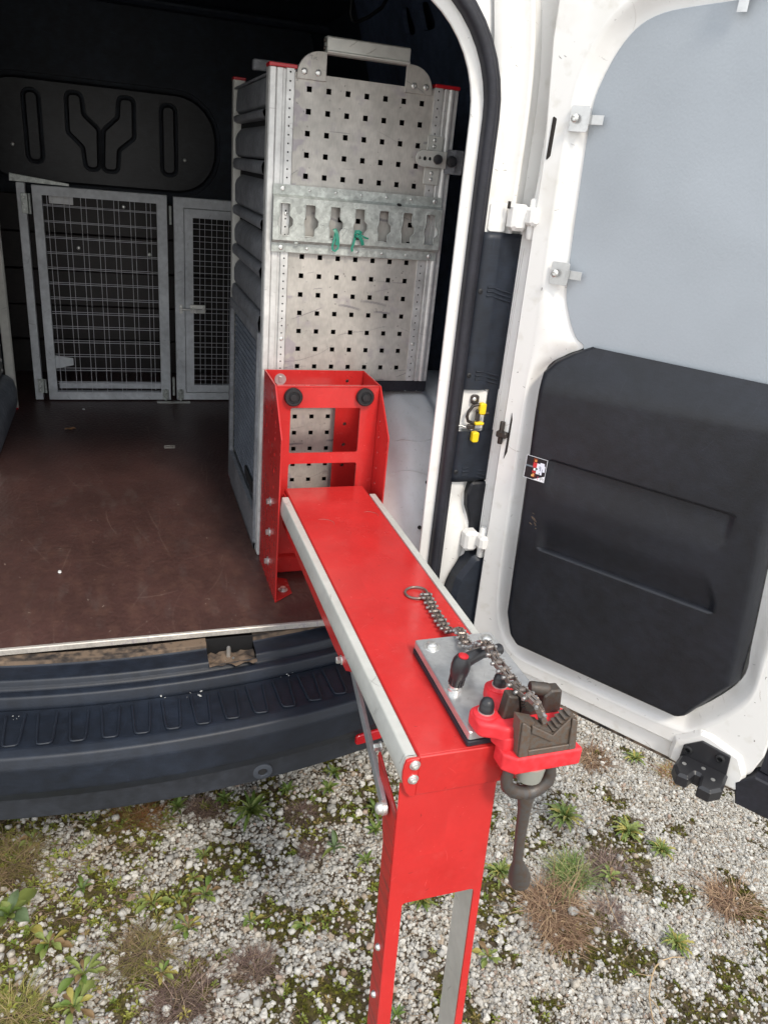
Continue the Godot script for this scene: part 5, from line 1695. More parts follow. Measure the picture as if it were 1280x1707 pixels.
# ---------------------------------------------------------------- chain vice on its steel plate
func build_vice():
	var v = thing("chain_vice", "red chain pipe vice on a bare steel plate at the bench's free end", "pipe vice")
	var g = Geo.new()
	g.prism(rounded([Vector2(0.0145, 0.782), Vector2(0.1330, 0.780), Vector2(0.1360, 0.976), Vector2(0.0125, 0.981)], 0.003, 2), 0, 0.0125, flat_xf(0.8065), 0.0012)
	put("base_plate", g, M.plate_steel, v)
	g = Geo.new()
	g.prism(rounded([Vector2(0.0130, 0.7815), Vector2(0.1340, 0.779), Vector2(0.1370, 0.978), Vector2(0.0110, 0.983)], 0.003, 2), 0, 0.0075, flat_xf(0.7937), 0.001)
	put("rubber_pad", g, M.rubber, v)
	for q in [[0.0325, 0.8025], [0.1175, 0.799]]:
		g = Geo.new()
		g.lathe([Vector2(0.0115, 0), Vector2(0.0115, 0.0012), Vector2(0.0075, 0.0014), Vector2(0.0072, 0.005), Vector2(0.0055, 0.0062), Vector2(0, 0.0064)], 18, Transform3D(Basis(), Vector3(q[0], 0.8065, q[1])))
		put("plate_nut", g, M.zinc, v)
	# lever
	g = Geo.new()
	g.lathe([Vector2(0.0095, 0), Vector2(0.0095, 0.005), Vector2(0.0075, 0.006), Vector2(0.0075, 0.010), Vector2(0, 0.010)], 16, Transform3D(Basis(), Vector3(0.0262, 0.8065, 0.9010)))
	put("lever_bush", g, M.zinc, v)
	g = Geo.new()
	var hub = aim(Vector3(0.0262, 0.816, 0.901), Vector3(0.10, 1, 0.03))
	var pr = [Vector2(0.0085, 0), Vector2(0.0090, 0.010), Vector2(0.0115, 0.018), Vector2(0.0125, 0.028), Vector2(0.0115, 0.037), Vector2(0.0085, 0.043), Vector2(0, 0.0435)]
	g.lathe(pr, 20, hub)
	var a0 = Vector3(0.0315, 0.850, 0.9025); var a1 = Vector3(0.094, 0.846, 0.878)
	g.tube([a0, a0.lerp(a1, 0.2) + Vector3(0, 0.003, 0), a0.lerp(a1, 0.5) + Vector3(0, 0.004, 0), a0.lerp(a1, 0.85) + Vector3(0, 0.001, 0), a1, a1 + (a1 - a0) * 0.04], [0.0095, 0.0088, 0.0072, 0.0072, 0.0078, 0.004], 14)
	for k in 12:
		var an = TAU * k / 12
		g.box(Vector3(cos(an) * 0.0092, 0.010, sin(an) * 0.0092), Vector3(0.0016, 0.018, 0.0016), 0, hub)
	put("clamp_lever", g, M.black_knob, v)
	g = Geo.new()
	g.lathe([Vector2(0.0068, 0.0425), Vector2(0.0066, 0.0446), Vector2(0.004, 0.0456), Vector2(0, 0.0458)], 16, hub)
	put("lever_cap", g, M.red_plastic, v)
	# casting: two lugs, arms, stepped jaw shelf
	g = Geo.new()
	var body = rounded([Vector2(0.018, 0.992), Vector2(0.016, 0.961), Vector2(0.034, 0.955), Vector2(0.047, 0.962), Vector2(0.053, 0.935), Vector2(0.058, 0.914), Vector2(0.082, 0.912), Vector2(0.094, 0.928), Vector2(0.112, 0.966), Vector2(0.136, 0.985), Vector2(0.136, 1.004), Vector2(0.046, 1.008), Vector2(0.036, 1.000)], 0.012, 7)
	g.prism(body, 0, 0.021, flat_xf(0.8275), 0.005, [], 5)
	g.prism(rounded([Vector2(0.036, 0.984), Vector2(0.136, 0.982), Vector2(0.140, 1.008), Vector2(0.046, 1.010)], 0.006), 0, 0.020, flat_xf(0.814), 0.003, [], 4)
	g.prism(rounded([Vector2(0.043, 0.990), Vector2(0.140, 0.989), Vector2(0.145, 1.0245), Vector2(0.056, 1.0255), Vector2(0.043, 1.0140)], 0.005, 5), 0, 0.0245, flat_xf(0.7965), 0.0035, [], 4)
	for q in [[0.0325, 0.9755], [0.0715, 0.9315]]:
		g.lathe([Vector2(0.0155, 0.824), Vector2(0.0148, 0.829), Vector2(0.0125, 0.8305), Vector2(0, 0.8305)], 20, Transform3D(Basis(), Vector3(q[0], 0, q[1])))
	put("vice_casting", g, M.red_casting, v)
	for q in [[0.0325, 0.9755], [0.0715, 0.9315]]:
		g = Geo.new()
		g.lathe([Vector2(0.0098, 0.8305), Vector2(0.0098, 0.8322), Vector2(0, 0.8322)], 20, Transform3D(Basis(), Vector3(q[0], 0, q[1])))
		var wsh = put("cap_washer", g, M.zinc, v)
		g = Geo.new()
		g.lathe([Vector2(0.0090, 0.8322), Vector2(0.0090, 0.8395), Vector2(0.0086, 0.8400), Vector2(0.0084, 0.8430), Vector2(0.0066, 0.8470), Vector2(0.0042, 0.8488), Vector2(0, 0.8492)], 20, Transform3D(Basis(), Vector3(q[0], 0, q[1])))
		put("bolt_cap", g, M.black_knob, wsh)
	# front V block with teeth
	g = Geo.new()
	var blk = PackedVector2Array([Vector2(0.0575, 0.7960), Vector2(0.1345, 0.7960), Vector2(0.1285, 0.8395), Vector2(0.1240, 0.8440)])
	var tA = Vector2(0.1195, 0.8480); var tB = Vector2(0.0985, 0.8235); var tC = Vector2(0.0660, 0.8450)
	for k in 5:
		var u = tA.lerp(tB, k / 5.0); var w = tA.lerp(tB, (k + 0.55) / 5.0)
		blk.append(u); blk.append(w + Vector2(-0.0022, 0.0016)); blk.append(w + Vector2(0.0018, -0.0014))
	blk.append(tB)
	for k in 4:
		var u = tB.lerp(tC, (k + 0.3) / 4.0); var w = tB.lerp(tC, (k + 0.9) / 4.0)
		blk.append(u + Vector2(-0.001, -0.0014)); blk.append(u + Vector2(0.001, 0.0016)); blk.append(w)
	blk.append(Vector2(0.0520, 0.8500))
	g.prism(blk, 1.0045, 1.0200, Transform3D(), 0)
	g.prism(rounded([Vector2(0.0580, 0.7962), Vector2(0.0700, 0.7962), Vector2(0.0670, 0.8380), Vector2(0.0548, 0.8480)], 0.002), 1.0200, 1.0232, Transform3D(), 0.0008)
	g.prism(rounded([Vector2(0.1240, 0.7962), Vector2(0.1340, 0.7962), Vector2(0.1280, 0.8385), Vector2(0.1200, 0.8440)], 0.002), 1.0200, 1.0232, Transform3D(), 0.0008)
	g.prism([Vector2(0.0700, 0.7962), Vector2(0.1240, 0.7962), Vector2(0.1235, 0.8045), Vector2(0.0695, 0.8045)], 1.0200, 1.0230, Transform3D(), 0.0008)
	g.prism([Vector2(0.0690, 0.8300), Vector2(0.0985, 0.8125), Vector2(0.1200, 0.8300), Vector2(0.1175, 0.8440), Vector2(0.0985, 0.8220), Vector2(0.0680, 0.8410)], 1.0200, 1.0230, Transform3D(), 0.0008)
	put("front_jaw", g, M.jaw_steel, v)
	# rear jaw: two horns
	g = Geo.new()
	g.prism(rounded([Vector2(0.0475, 0.8200), Vector2(0.0720, 0.8200), Vector2(0.0690, 0.8400), Vector2(0.0650, 0.8570), Vector2(0.0515, 0.8600)], 0.0025), 0.974, 0.990, Transform3D(), 0.002)
	g.prism(rounded([Vector2(0.0980, 0.8180), Vector2(0.1270, 0.8180), Vector2(0.1225, 0.8590), Vector2(0.1080, 0.8600), Vector2(0.0995, 0.8520)], 0.004), 0.973, 0.990, Transform3D(), 0.002)
	g.prism([Vector2(0.0690, 0.8270), Vector2(0.1000, 0.8270), Vector2(0.0960, 0.8360), Vector2(0.0845, 0.8310), Vector2(0.0730, 0.8390)], 0.970, 0.989)
	g.lathe([Vector2(0, -0.012), Vector2(0.0075, -0.012), Vector2(0.0085, -0.009), Vector2(0.0085, 0.009), Vector2(0.0075, 0.012), Vector2(0, 0.012)], 16, aim(Vector3(0.0975, 0.8560, 0.978), Vector3(1, -0.1, 0.25)))
	for k in 6:
		g.box(Vector3(0.0700 + 0.0012 * k, 0.8555 - k * 0.0042, 0.979), Vector3(0.006, 0.0016, 0.020), 0, Transform3D())
	put("rear_jaw", g, M.dark_jaw, v)
	# screw boss and T-handle below
	g = Geo.new()
	g.lathe([Vector2(0.0, 0.744), Vector2(0.010, 0.744), Vector2(0.0165, 0.749), Vector2(0.0180, 0.757), Vector2(0.0195, 0.772), Vector2(0, 0.772)], 22, Transform3D(Basis(), Vector3(0.086, 0.002, 1.008)))
	put("screw_boss", g, M.brass_grey, v)
	g = Geo.new()
	var z = 1.012
	var yoke = []
	for q in [[0.0580, 0.776], [0.0555, 0.766], [0.0545, 0.754], [0.0580, 0.743], [0.0670, 0.7345], [0.0800, 0.7290], [0.0930, 0.7285], [0.1045, 0.7335], [0.1130, 0.7420], [0.1145, 0.753], [0.1125, 0.765], [0.1100, 0.775]]: yoke.append(Vector3(q[0], q[1], z))
	g.tube(yoke, [0.0060, 0.0066, 0.0074, 0.0082, 0.0088, 0.0092, 0.0092, 0.0088, 0.0082, 0.0074, 0.0066, 0.0060], 14)
	var shaft = []
	for q in [[0.0855, 0.728], [0.0870, 0.716], [0.0885, 0.700], [0.0900, 0.670], [0.0920, 0.640], [0.0945, 0.616], [0.0955, 0.611], [0.0972, 0.603], [0.1000, 0.592], [0.1030, 0.580], [0.1050, 0.571], [0.1062, 0.566], [0.1067, 0.5635]]: shaft.append(Vector3(q[0], q[1], z))
	g.tube(shaft, [0.0125, 0.0096, 0.0082, 0.0073, 0.0067, 0.0064, 0.0067, 0.0092, 0.0128, 0.0148, 0.0136, 0.0098, 0.0050], 18)
	put("tee_handle", g, M.handle_steel, v)
	# chain
	var raw = [[0.0875, 0.7900, 0.6370], [0.0849, 0.7910, 0.6573], [0.0827, 0.7910, 0.6765], [0.0816, 0.7910, 0.6949], [0.0812, 0.7910, 0.7089], [0.0800, 0.7920, 0.7216], [0.0795, 0.7930, 0.7373], [0.0782, 0.7955, 0.7530], [0.0824, 0.8005, 0.7597], [0.0845, 0.8080, 0.7692], [0.0832, 0.8140, 0.7840], [0.0779, 0.8165, 0.8001], [0.0749, 0.8180, 0.8187], [0.0741, 0.8220, 0.8357], [0.0717, 0.8350, 0.8519], [0.0666, 0.8530, 0.8730], [0.0633, 0.8670, 0.8889], [0.0634, 0.8705, 0.9028], [0.0627, 0.8680, 0.9197], [0.0629, 0.8660, 0.9313], [0.0651, 0.8640, 0.9403], [0.0671, 0.8620, 0.9552], [0.0667, 0.8610, 0.9718], [0.0692, 0.8620, 0.9854], [0.0722, 0.8630, 0.9976], [0.0750, 0.8630, 1.0060], [0.0794, 0.8580, 1.0105], [0.0856, 0.8440, 1.0110], [0.0920, 0.8280, 1.0100]]
	var curve = Curve3D.new()
	for i in raw.size():
		var p = Vector3(raw[i][0], raw[i][1], raw[i][2])
		var q0 = raw[maxi(i - 1, 0)]; var q1 = raw[mini(i + 1, raw.size() - 1)]
		var t = Vector3(q1[0] - q0[0], q1[1] - q0[1], q1[2] - q0[2]) / 6.0
		curve.add_point(p, -t, t)
	var pitch = 0.0134
	var n = int(curve.get_baked_length() / pitch)
	var outer_link = Geo.new(); var inner_link = Geo.new(); var pin = Geo.new()
	var oval = PackedVector2Array()
	for s in 20:
		var a = TAU * s / 20
		var w = 0.0046 - 0.0012 * pow(sin(a), 4)
		oval.append(Vector2(cos(a) * 0.0044 + signf(cos(a)) * 0.0063, sin(a) * 0.0047 * (1.0 - 0.30 * pow(absf(sin(a)), 10))))
	for zz in [-0.0064, 0.0048]: outer_link.prism(oval, zz, zz + 0.0016, Transform3D(), 0.0004)
	for zz in [-0.0044, -0.0024, 0.0010, 0.0028]: inner_link.prism(oval, zz, zz + 0.0016, Transform3D(), 0.0004)
	pin.lathe([Vector2(0, -0.0100), Vector2(0.0020, -0.0100), Vector2(0.0023, -0.0096), Vector2(0.0023, 0.0096), Vector2(0.0020, 0.0100), Vector2(0, 0.0100)], 10, Transform3D(Basis(Vector3(1, 0, 0), Vector3(0, 0, 1), Vector3(0, -1, 0)), Vector3(-0.0067, 0, 0)))
	for zz in [-1, 1]: inner_link.lathe([Vector2(0.0038, -0.0028), Vector2(0.0038, 0.0028)], 12, Transform3D(Basis(Vector3(1, 0, 0), Vector3(0, 0, 1), Vector3(0, -1, 0)), Vector3(zz * 0.0067, 0, 0)))
	var pm = pin.mesh()
	var om = outer_link.mesh(); var im = inner_link.mesh()
	for i in n:
		var pa = curve.sample_baked(i * pitch); var pb = curve.sample_baked((i + 1) * pitch)
		var t = (pb - pa).normalized()
		var side = t.cross(Vector3(0.12 * sin(i * 1.7), 1, 0.1 * cos(i * 2.3))).normalized()
		var ln = put("chain_link", om if i % 2 == 0 else im, M.chain_steel, v, Transform3D(Basis(t, side.cross(t), side), (pa + pb) * 0.5))
		put("pin", pm, M.chain_pin, ln)
	g = Geo.new()
	var ring = []
	for s in 28: ring.append(Vector3(0.0745 + 0.0178 * cos(TAU * s / 28), 0.7885 + 0.0012 * cos(TAU * s / 28), 0.6265 - 0.0178 * sin(TAU * s / 28)))
	g.tube(ring, 0.0021, 8, true)
	put("chain_ring", g, M.chain_steel, v)

# ---------------------------------------------------------------- loose things
func build_small_things():
	# two loops of green tape tied through the slots
	var ribbon_ = func(pts, w, g, up = Vector3(0, 0, 1)):
		var rows = [[], []]
		for i in pts.size():
			var a = pts[maxi(i - 1, 0)]; var b = pts[mini(i + 1, pts.size() - 1)]
			var sd = (b - a).normalized().cross(Vector3(0.15 * sin(i * 2.0), 0.1, 1)).normalized() * w
			rows[0].append(pts[i] - sd); rows[1].append(pts[i] + sd)
		var back = [[], []]
		for k in 2:
			for p in rows[k]: back[k].append(p - Vector3(0, 0, 0.0006))
		g.sheet(rows); g.sheet(back, true)
	var g = Geo.new()
	var loop = []
	for q in [[0.0595, 1.288, 0.016], [0.0615, 1.281, 0.022], [0.0590, 1.268, 0.026], [0.0560, 1.256, 0.026], [0.0575, 1.248, 0.026], [0.0620, 1.2465, 0.027], [0.0675, 1.252, 0.027], [0.0690, 1.262, 0.025], [0.0680, 1.274, 0.023], [0.0655, 1.283, 0.021], [0.0630, 1.289, 0.015]]: loop.append(Vector3(q[0], q[1], q[2]))
	ribbon_.call(loop, 0.0020, g)
	ribbon_.call([Vector3(0.060, 1.287, 0.021), Vector3(0.0635, 1.279, 0.025), Vector3(0.0655, 1.268, 0.026), Vector3(0.064, 1.258, 0.026)], 0.0026, g)
	tag(put("tape_tie", g, M.green_tape), "green tape tied in a long hanging loop on the galvanised rail", "tie", "green tape ties on the galvanised rail")
	g = Geo.new()
	ribbon_.call([Vector3(0.104, 1.282, 0.021), Vector3(0.1025, 1.274, 0.025), Vector3(0.1005, 1.264, 0.026), Vector3(0.0975, 1.254, 0.025), Vector3(0.0990, 1.2475, 0.025)], 0.0024, g)
	ribbon_.call([Vector3(0.1075, 1.281, 0.026), Vector3(0.113, 1.276, 0.028), Vector3(0.118, 1.268, 0.027), Vector3(0.1205, 1.261, 0.025)], 0.0034, g)
	ribbon_.call([Vector3(0.110, 1.284, 0.024), Vector3(0.118, 1.279, 0.027), Vector3(0.125, 1.2755, 0.026), Vector3(0.132, 1.2745, 0.024)], 0.0016, g)
	ribbon_.call([Vector3(0.102, 1.286, 0.024), Vector3(0.109, 1.288, 0.028), Vector3(0.116, 1.284, 0.026)], 0.0028, g)
	var kn = []
	for s in 7: kn.append(Vector3(0.1075 + 0.006 * cos(TAU * s / 7), 1.281 + 0.004 * sin(TAU * s / 7), 0.026 + 0.001 * sin(s)))
	g.tube(kn, 0.0028, 6, true)
	tag(put("tape_tie", g, M.green_tape), "green tape tied in a short knot with loose ends on the galvanised rail", "tie", "green tape ties on the galvanised rail")
	# dry leaf and a pale crumb at the far end of the floor
	g = Geo.new()
	var rows = []
	for i in 6:
		var line = []
		var t = i / 5.0
		for j in 5:
			var w = 0.011 * sin(PI * (0.1 + 0.8 * t))
			line.append(Vector3(lerpf(-0.017, 0.017, t), 0.0015 + 0.003 * absf(j - 2) * 0.5 + 0.0015 * sin(i * 1.9), (j - 2) * 0.5 * w))
		rows.append(line)
	g.sheet(rows)
	tag(put("dry_leaf", g, M.dry_leaf, self, Transform3D(Basis(Vector3.UP, 0.3), Vector3(-0.53, FLOOR + 0.001, -0.95))), "small brown dry leaf lying far back on the brown load floor", "leaf")
	for q in [[-0.4967, -1.174, 0.006, "pale crumb on the load floor close to the foot of the left gate leaf"], [-0.509, 0.024, 0.005, "white chip on the brown load floor nearer the bumper"]]:
		g = Geo.new()
		g.lathe([Vector2(0, 0), Vector2(q[2], 0.0005), Vector2(q[2] * 0.8, q[2] * 0.5), Vector2(0, q[2] * 0.6)], 7, Transform3D(Basis(Vector3(1.3, 0, 0), Vector3(0, 1, 0), Vector3(0, 0, 0.8)), Vector3.ZERO))
		tag(put("floor_crumb", g, M.primer_white, self, Transform3D(Basis(Vector3.UP, q[0] * 9), Vector3(q[0], FLOOR + 0.0005, q[1]))), q[3], "crumb")
	# white droppings and flecks on the black bumper step
	var spots = [[-0.309, 0.4222, 5, "streaky pale fleck on the black bumper step, left of the white splash"], [-0.2642, 0.4322, 8, "larger white splash on the black bumper step below the lock bolt gap"], [-0.0845, 0.406, 7, "white splash on the black bumper step close to the bench rail"], [-0.565, 0.437, 4, "small white fleck on the black bumper step at the left edge"]]
	for q in spots:
		g = Geo.new()
		for k in q[2]:
			var ox = rng.randfn() * 0.010; var oz = rng.randfn() * 0.005
			var r = 0.0006 + 0.0026 * pow(rng.randf(), 3.0)
			g.lathe([Vector2(r, 0), Vector2(r * 0.7, r * 0.2), Vector2(0, r * 0.28)], 6, Transform3D(Basis(Vector3.UP, rng.randf() * TAU) * Basis.from_scale(Vector3(rng.randf_range(0.8, 2.2), 1, 0.8)), Vector3(ox, 0, oz)))
		tag(put("white_fleck", g, M.fleck, self, Transform3D(Basis(), Vector3(q[0], 0.4893, q[1]))), q[3], "fleck")

# ---------------------------------------------------------------- ground
var moss_n = FastNoiseLite.new()
var moss_f = FastNoiseLite.new()
var bare_n = FastNoiseLite.new()

func moss_at(x, z):                      # 0 gravel .. 1 moss or bare earth
	var m = moss_n.get_noise_2d(x, z) * 0.9 + moss_f.get_noise_2d(x, z) * 0.55
	var far = clampf((x - 0.45) * 1.1 - (z - 0.45) * 1.3, -0.5, 0.9)     # cleaner stones towards the open door
	var left = clampf((-0.42 - x) * 2.0, 0, 0.35)
	return clampf(m * 1.5 + 0.43 - maxf(far, 0.0) * 0.9 + left, 0, 1)

func ground_y(x, z):
	return bare_n.get_noise_2d(x, z) * 0.010

func pebble_mesh(k, faceted):
	var nz = noise(100 + k, 0.9, 2)
	var ni = 6; var nj = 9
	var P = []
	var sq = Vector3(1.0, rng.randf_range(0.55, 0.8), rng.randf_range(0.68, 0.95))
	for i in ni + 1:
		var line = []
		for j in nj + 1:
			var th = PI * i / ni; var ph = TAU * (j % nj) / nj
			var d = Vector3(sin(th) * cos(ph), cos(th), sin(th) * sin(ph))
			var r = 1.0 + nz.get_noise_3d(d.x * 1.1, d.y * 1.1, d.z * 1.1) * (0.75 if faceted else 0.5)
			line.append(d * r * sq)
		P.append(line)
	var g = Geo.new()
	for i in ni:
		for j in nj:
			var a = P[i][j]; var b = P[i][j + 1]; var c = P[i + 1][j + 1]; var e = P[i + 1][j]
			if faceted:
				if i > 0: g.tri(a, b, c)
				if i < ni - 1: g.tri(a, c, e)
			else:
				if i > 0: g.trin(a, b, c, a.normalized(), b.normalized(), c.normalized())
				if i < ni - 1: g.trin(a, c, e, a.normalized(), c.normalized(), e.normalized())
	return g.mesh()

func scatter(called, mesh, m, xfs, cols, parent):
	var mm = MultiMesh.new()
	mm.transform_format = MultiMesh.TRANSFORM_3D
	mm.use_colors = true
	mm.mesh = mesh
	mm.instance_count = xfs.size()
	for i in xfs.size():
		mm.set_instance_transform(i, xfs[i])
		mm.set_instance_color(i, cols[i])
	var o = MultiMeshInstance3D.new()
	o.name = numbered(parent, called)
	o.multimesh = mm
	o.material_override = m
	o.set_meta("kind", "stuff")
	parent.add_child(o, true)
	return o

func build_ground():
	moss_n.seed = 51; moss_n.frequency = 5.5; moss_n.fractal_octaves = 2
	moss_f.seed = 52; moss_f.frequency = 22.0; moss_f.fractal_octaves = 3
	bare_n.seed = 53; bare_n.frequency = 7.0; bare_n.fractal_octaves = 3
	rng.seed = 99
	# near earth with moss tint, one sheet; far ground to the horizon
	var g = Geo.new()
	g.has_col = true
	var nx = 170; var nz = 120
	var x0 = -1.3; var x1 = 2.3; var z0 = -0.6; var z1 = 1.9
	var P = []; var C = []
	for i in nz + 1:
		var line = []; var cl = []
		for j in nx + 1:
			var x = lerpf(x0, x1, float(j) / nx); var z = lerpf(z0, z1, float(i) / nz)
			var edge = minf(minf(x - x0, x1 - x), minf(z - z0, z1 - z))
			line.append(Vector3(x, ground_y(x, z) * clampf(edge * 6, 0, 1) + moss_at(x, z) * 0.003, z))
			var m = smoothstep(0.45, 0.8, moss_at(x, z)) * clampf(0.5 + moss_f.get_noise_2d(x * 2 + 9, z * 2) * 2.0, 0, 1)
			cl.append(Color(1.15, 1.1, 1.0).lerp(Color(0.80, 0.95, 0.22), m))
		P.append(line); C.append(cl)
	for i in nz:
		for j in nx:
			for q in [[[i, j], [i + 1, j], [i + 1, j + 1]], [[i, j], [i + 1, j + 1], [i, j + 1]]]:
				var a = P[q[0][0]][q[0][1]]; var b = P[q[1][0]][q[1][1]]; var c = P[q[2][0]][q[2][1]]
				var nn = (b - a).cross(c - a).normalized()
				g.v.append(a); g.v.append(c); g.v.append(b)
				for k in 3: g.n.append(nn)
				g.col.append(C[q[0][0]][q[0][1]]); g.col.append(C[q[2][0]][q[2][1]]); g.col.append(C[q[1][0]][q[1][1]])
	tag(put("ground", g, M.soil), "grey earth and moss under the gravel", "", "", "structure")
	g = Geo.new()
	g.prism([Vector2(-60, -60), Vector2(60, -60), Vector2(60, 60), Vector2(-60, 60)], 0, 0.02, flat_xf(-0.016))
	tag(put("far_ground", g, M.far_gravel), "wide gravel yard around the van", "", "", "structure")
	# gravel: three sizes, several shapes
	var meshes = []
	for k in 10: meshes.append(pebble_mesh(k, k % 2 == 0))
	var X = []; var K = []
	for k in 10: X.append([]); K.append([])
	var tones = [Color(0.66, 0.65, 0.62), Color(0.70, 0.69, 0.66), Color(0.58, 0.575, 0.56), Color(0.50, 0.485, 0.46), Color(0.60, 0.56, 0.50), Color(0.40, 0.395, 0.385), Color(0.62, 0.60, 0.56), Color(0.42, 0.35, 0.28), Color(0.48, 0.37, 0.31), Color(0.70, 0.70, 0.68)]
	var last_k = [0]
	var clear = [[0.457, 0.662, 0.055], [0.450, 0.723, 0.040], [0.860, 0.743, 0.046], [0.806, 0.267, 0.042], [0.540, 0.603, 0.036], [-0.303, 0.672, 0.05], [-0.371, 0.568, 0.05], [0.634, 0.606, 0.04], [-0.628, 0.293, 0.05], [-0.594, 0.630, 0.05], [-0.178, 0.646, 0.03], [-0.386, 0.221, 0.035], [-0.225, 0.229, 0.03]]
	var add_stone = func(x, z, r, sink):
		for q in clear:
			var dd = Vector2(x - q[0], z - q[1]).length()
			if dd < q[2] and rng.randf() < 0.93: return
		var k = rng.randi() % 10
		var b = Basis.from_euler(Vector3(rng.randf_range(-0.45, 0.45), rng.randf() * TAU, rng.randf_range(-0.45, 0.45))).scaled(Vector3.ONE * r)
		var y = ground_y(x, z) + moss_at(x, z) * 0.003 + r * sink
		last_k[0] = k
		X[k].append(Transform3D(b, Vector3(x, y, z)))
		var c = tones[mini(9, int(absf(rng.randfn()) * 4.2))] if rng.randf() < 0.9 else tones[rng.randi() % 10]
		var s = rng.randf_range(0.82, 1.08)
		K[k].append(Color(c.r * s, c.g * s, c.b * s))
	var seen_from = func(x, z): return x > -0.85 and x < 1.35 and z > 0.0 and z < 1.2
	for i in 230000:                         # grit
		var x = rng.randf_range(-0.95, 1.55) if i < 120000 else rng.randf_range(0.2, 1.45); var z = rng.randf_range(-0.1, 1.25)
		var m = moss_at(x, z)
		if rng.randf() > 1.0 - 0.93 * smoothstep(0.35, 0.72, m): continue
		add_stone.call(x, z, rng.randf_range(0.0016, 0.0034), 0.35)
		var kk = K[last_k[0]]; var cc = kk[kk.size() - 1]
		kk[kk.size() - 1] = Color(cc.r * 0.82, cc.g * 0.80, cc.b * 0.77)
	for i in 58000:                          # gravel
		var x = rng.randf_range(-0.95, 1.55); var z = rng.randf_range(-0.1, 1.25)
		var m = moss_at(x, z)
		if rng.randf() > 1.0 - 0.90 * smoothstep(0.30, 0.75, m): continue
		var big = lerpf(1.0, 0.82, clampf((x - 0.4) * 1.2, 0, 1))
		add_stone.call(x, z, rng.randf_range(0.0028, 0.0054) * big, 0.42)
	for i in 7500:                           # larger pebbles, also loose on the moss
		var x = rng.randf_range(-0.95, 1.55); var z = rng.randf_range(-0.1, 1.25)
		var m = moss_at(x, z)
		if rng.randf() < 0.35 * m or rng.randf() < clampf((x - 0.3) * 0.9, 0, 0.6): continue
		add_stone.call(x, z, 0.0046 + 0.0046 * pow(rng.randf(), 2.6), 0.6)
	for i in 120:
		add_stone.call(rng.randf_range(-0.9, 0.7), rng.randf_range(0.0, 1.2), rng.randf_range(0.0085, 0.0125), 0.42)
	for i in 42000:                          # coarser scatter outside the view
		var x = rng.randf_range(-2.6, 3.4); var z = rng.randf_range(-1.6, 3.2)
		if seen_from.call(x, z): continue
		if x > -1.2 and x < 0.4 and z < -0.5: continue
		add_stone.call(x, z, rng.randf_range(0.005, 0.011), 0.3 if absf(z - 0.6) < 1.2 else -0.6)
	var gravel = Node3D.new()
	gravel.name = "gravel"
	add_child(gravel)
	tag(gravel, "white and grey gravel lying between moss and weeds", "gravel", "", "stuff")
	for k in 10: scatter("pebbles", meshes[k], M.pebble, X[k], K[k], gravel)
	# moss: tiny upright shoots in cushions
	g = Geo.new()
	for k in 11:
		var a = TAU * k / 11 + rng.randf(); var lean = rng.randf_range(0.2, 1.1)
		var d = Vector3(cos(a) * lean, 1, sin(a) * lean).normalized()
		var base = Vector3(cos(a), 0, sin(a)) * rng.randf_range(0.0, 0.0022)
		var side = d.cross(Vector3(sin(a * 3), 0.2, cos(a * 3))).normalized() * 0.00085
		var l = rng.randf_range(0.0035, 0.0065)
		g.tri(base - side, base + side, base + d * l)
		g.tri(base - side + d * l * 0.4, base + d * l * 0.55 + side * 3.0, base + d * l * 0.8)
	var mx = []; var mc = []
	for i in 90000:
		var x = rng.randf_range(-0.8, 1.35); var z = rng.randf_range(0.05, 1.1)
		var m = moss_at(x, z)
		var cush = clampf(0.5 + moss_f.get_noise_2d(x * 2 + 9, z * 2) * 2.0, 0, 1)
		if rng.randf() > smoothstep(0.42, 0.8, m) * (0.15 + 0.85 * cush): continue
		var s = rng.randf_range(0.55, 1.15)
		mx.append(Transform3D(Basis(Vector3.UP, rng.randf() * TAU).scaled(Vector3(s, s * rng.randf_range(0.7, 1.2), s)), Vector3(x, ground_y(x, z) + m * 0.003 - 0.0005, z)))
		var t = rng.randf()
		mc.append(Color(0.13, 0.135, 0.016).lerp(Color(0.31, 0.30, 0.04), t * t).lerp(Color(0.085, 0.060, 0.024), 0.8 if rng.randf() < 0.25 else 0.0))
	var moss = scatter("moss", g.mesh(), M.moss, mx, mc, self)
	tag(moss, "olive green moss cushions between the stones", "moss", "", "stuff")
	# low sprigs and seedlings, thickest at the left and on the moss
	g = Geo.new()
	for k in 7:
		var a = TAU * k / 7 + rng.randf() * 0.6; var up = rng.randf_range(0.15, 0.9)
		var d = Vector3(cos(a), up, sin(a)).normalized()
		var l = rng.randf_range(0.007, 0.014)
		var side = d.cross(Vector3.UP).normalized()
		var nn = side.cross(d).normalized()
		var q = [Vector3.ZERO, d * l * 0.35 - side * 0.0010, d * l * 0.75 - side * l * 0.17 + nn * 0.0008, d * l - nn * 0.0015, d * l * 0.75 + side * l * 0.17 + nn * 0.0008, d * l * 0.35 + side * 0.0010]
		g.quad(q[0], q[1], q[2], q[3]); g.quad(q[0], q[3], q[4], q[5])
	var px = []; var pc = []
	for i in 12000:
		var x = rng.randf_range(-0.8, 1.3); var z = rng.randf_range(0.08, 1.1)
		var m = moss_at(x, z)
		var want = 0.30 * smoothstep(0.45, 0.8, m) * (1.0 if x < 0.45 else 0.35) + 0.95 * smoothstep(-0.22, -0.52, x) * clampf(0.35 + bare_n.get_noise_2d(x * 1.5 + 4, z * 1.5) * 2.2, 0, 1)
		if rng.randf() > want: continue
		var s = rng.randf_range(0.5, 1.35)
		px.append(Transform3D(Basis.from_euler(Vector3(rng.randfn() * 0.2, rng.randf() * TAU, rng.randfn() * 0.2)).scaled(Vector3.ONE * s), Vector3(x, ground_y(x, z) + 0.003, z)))
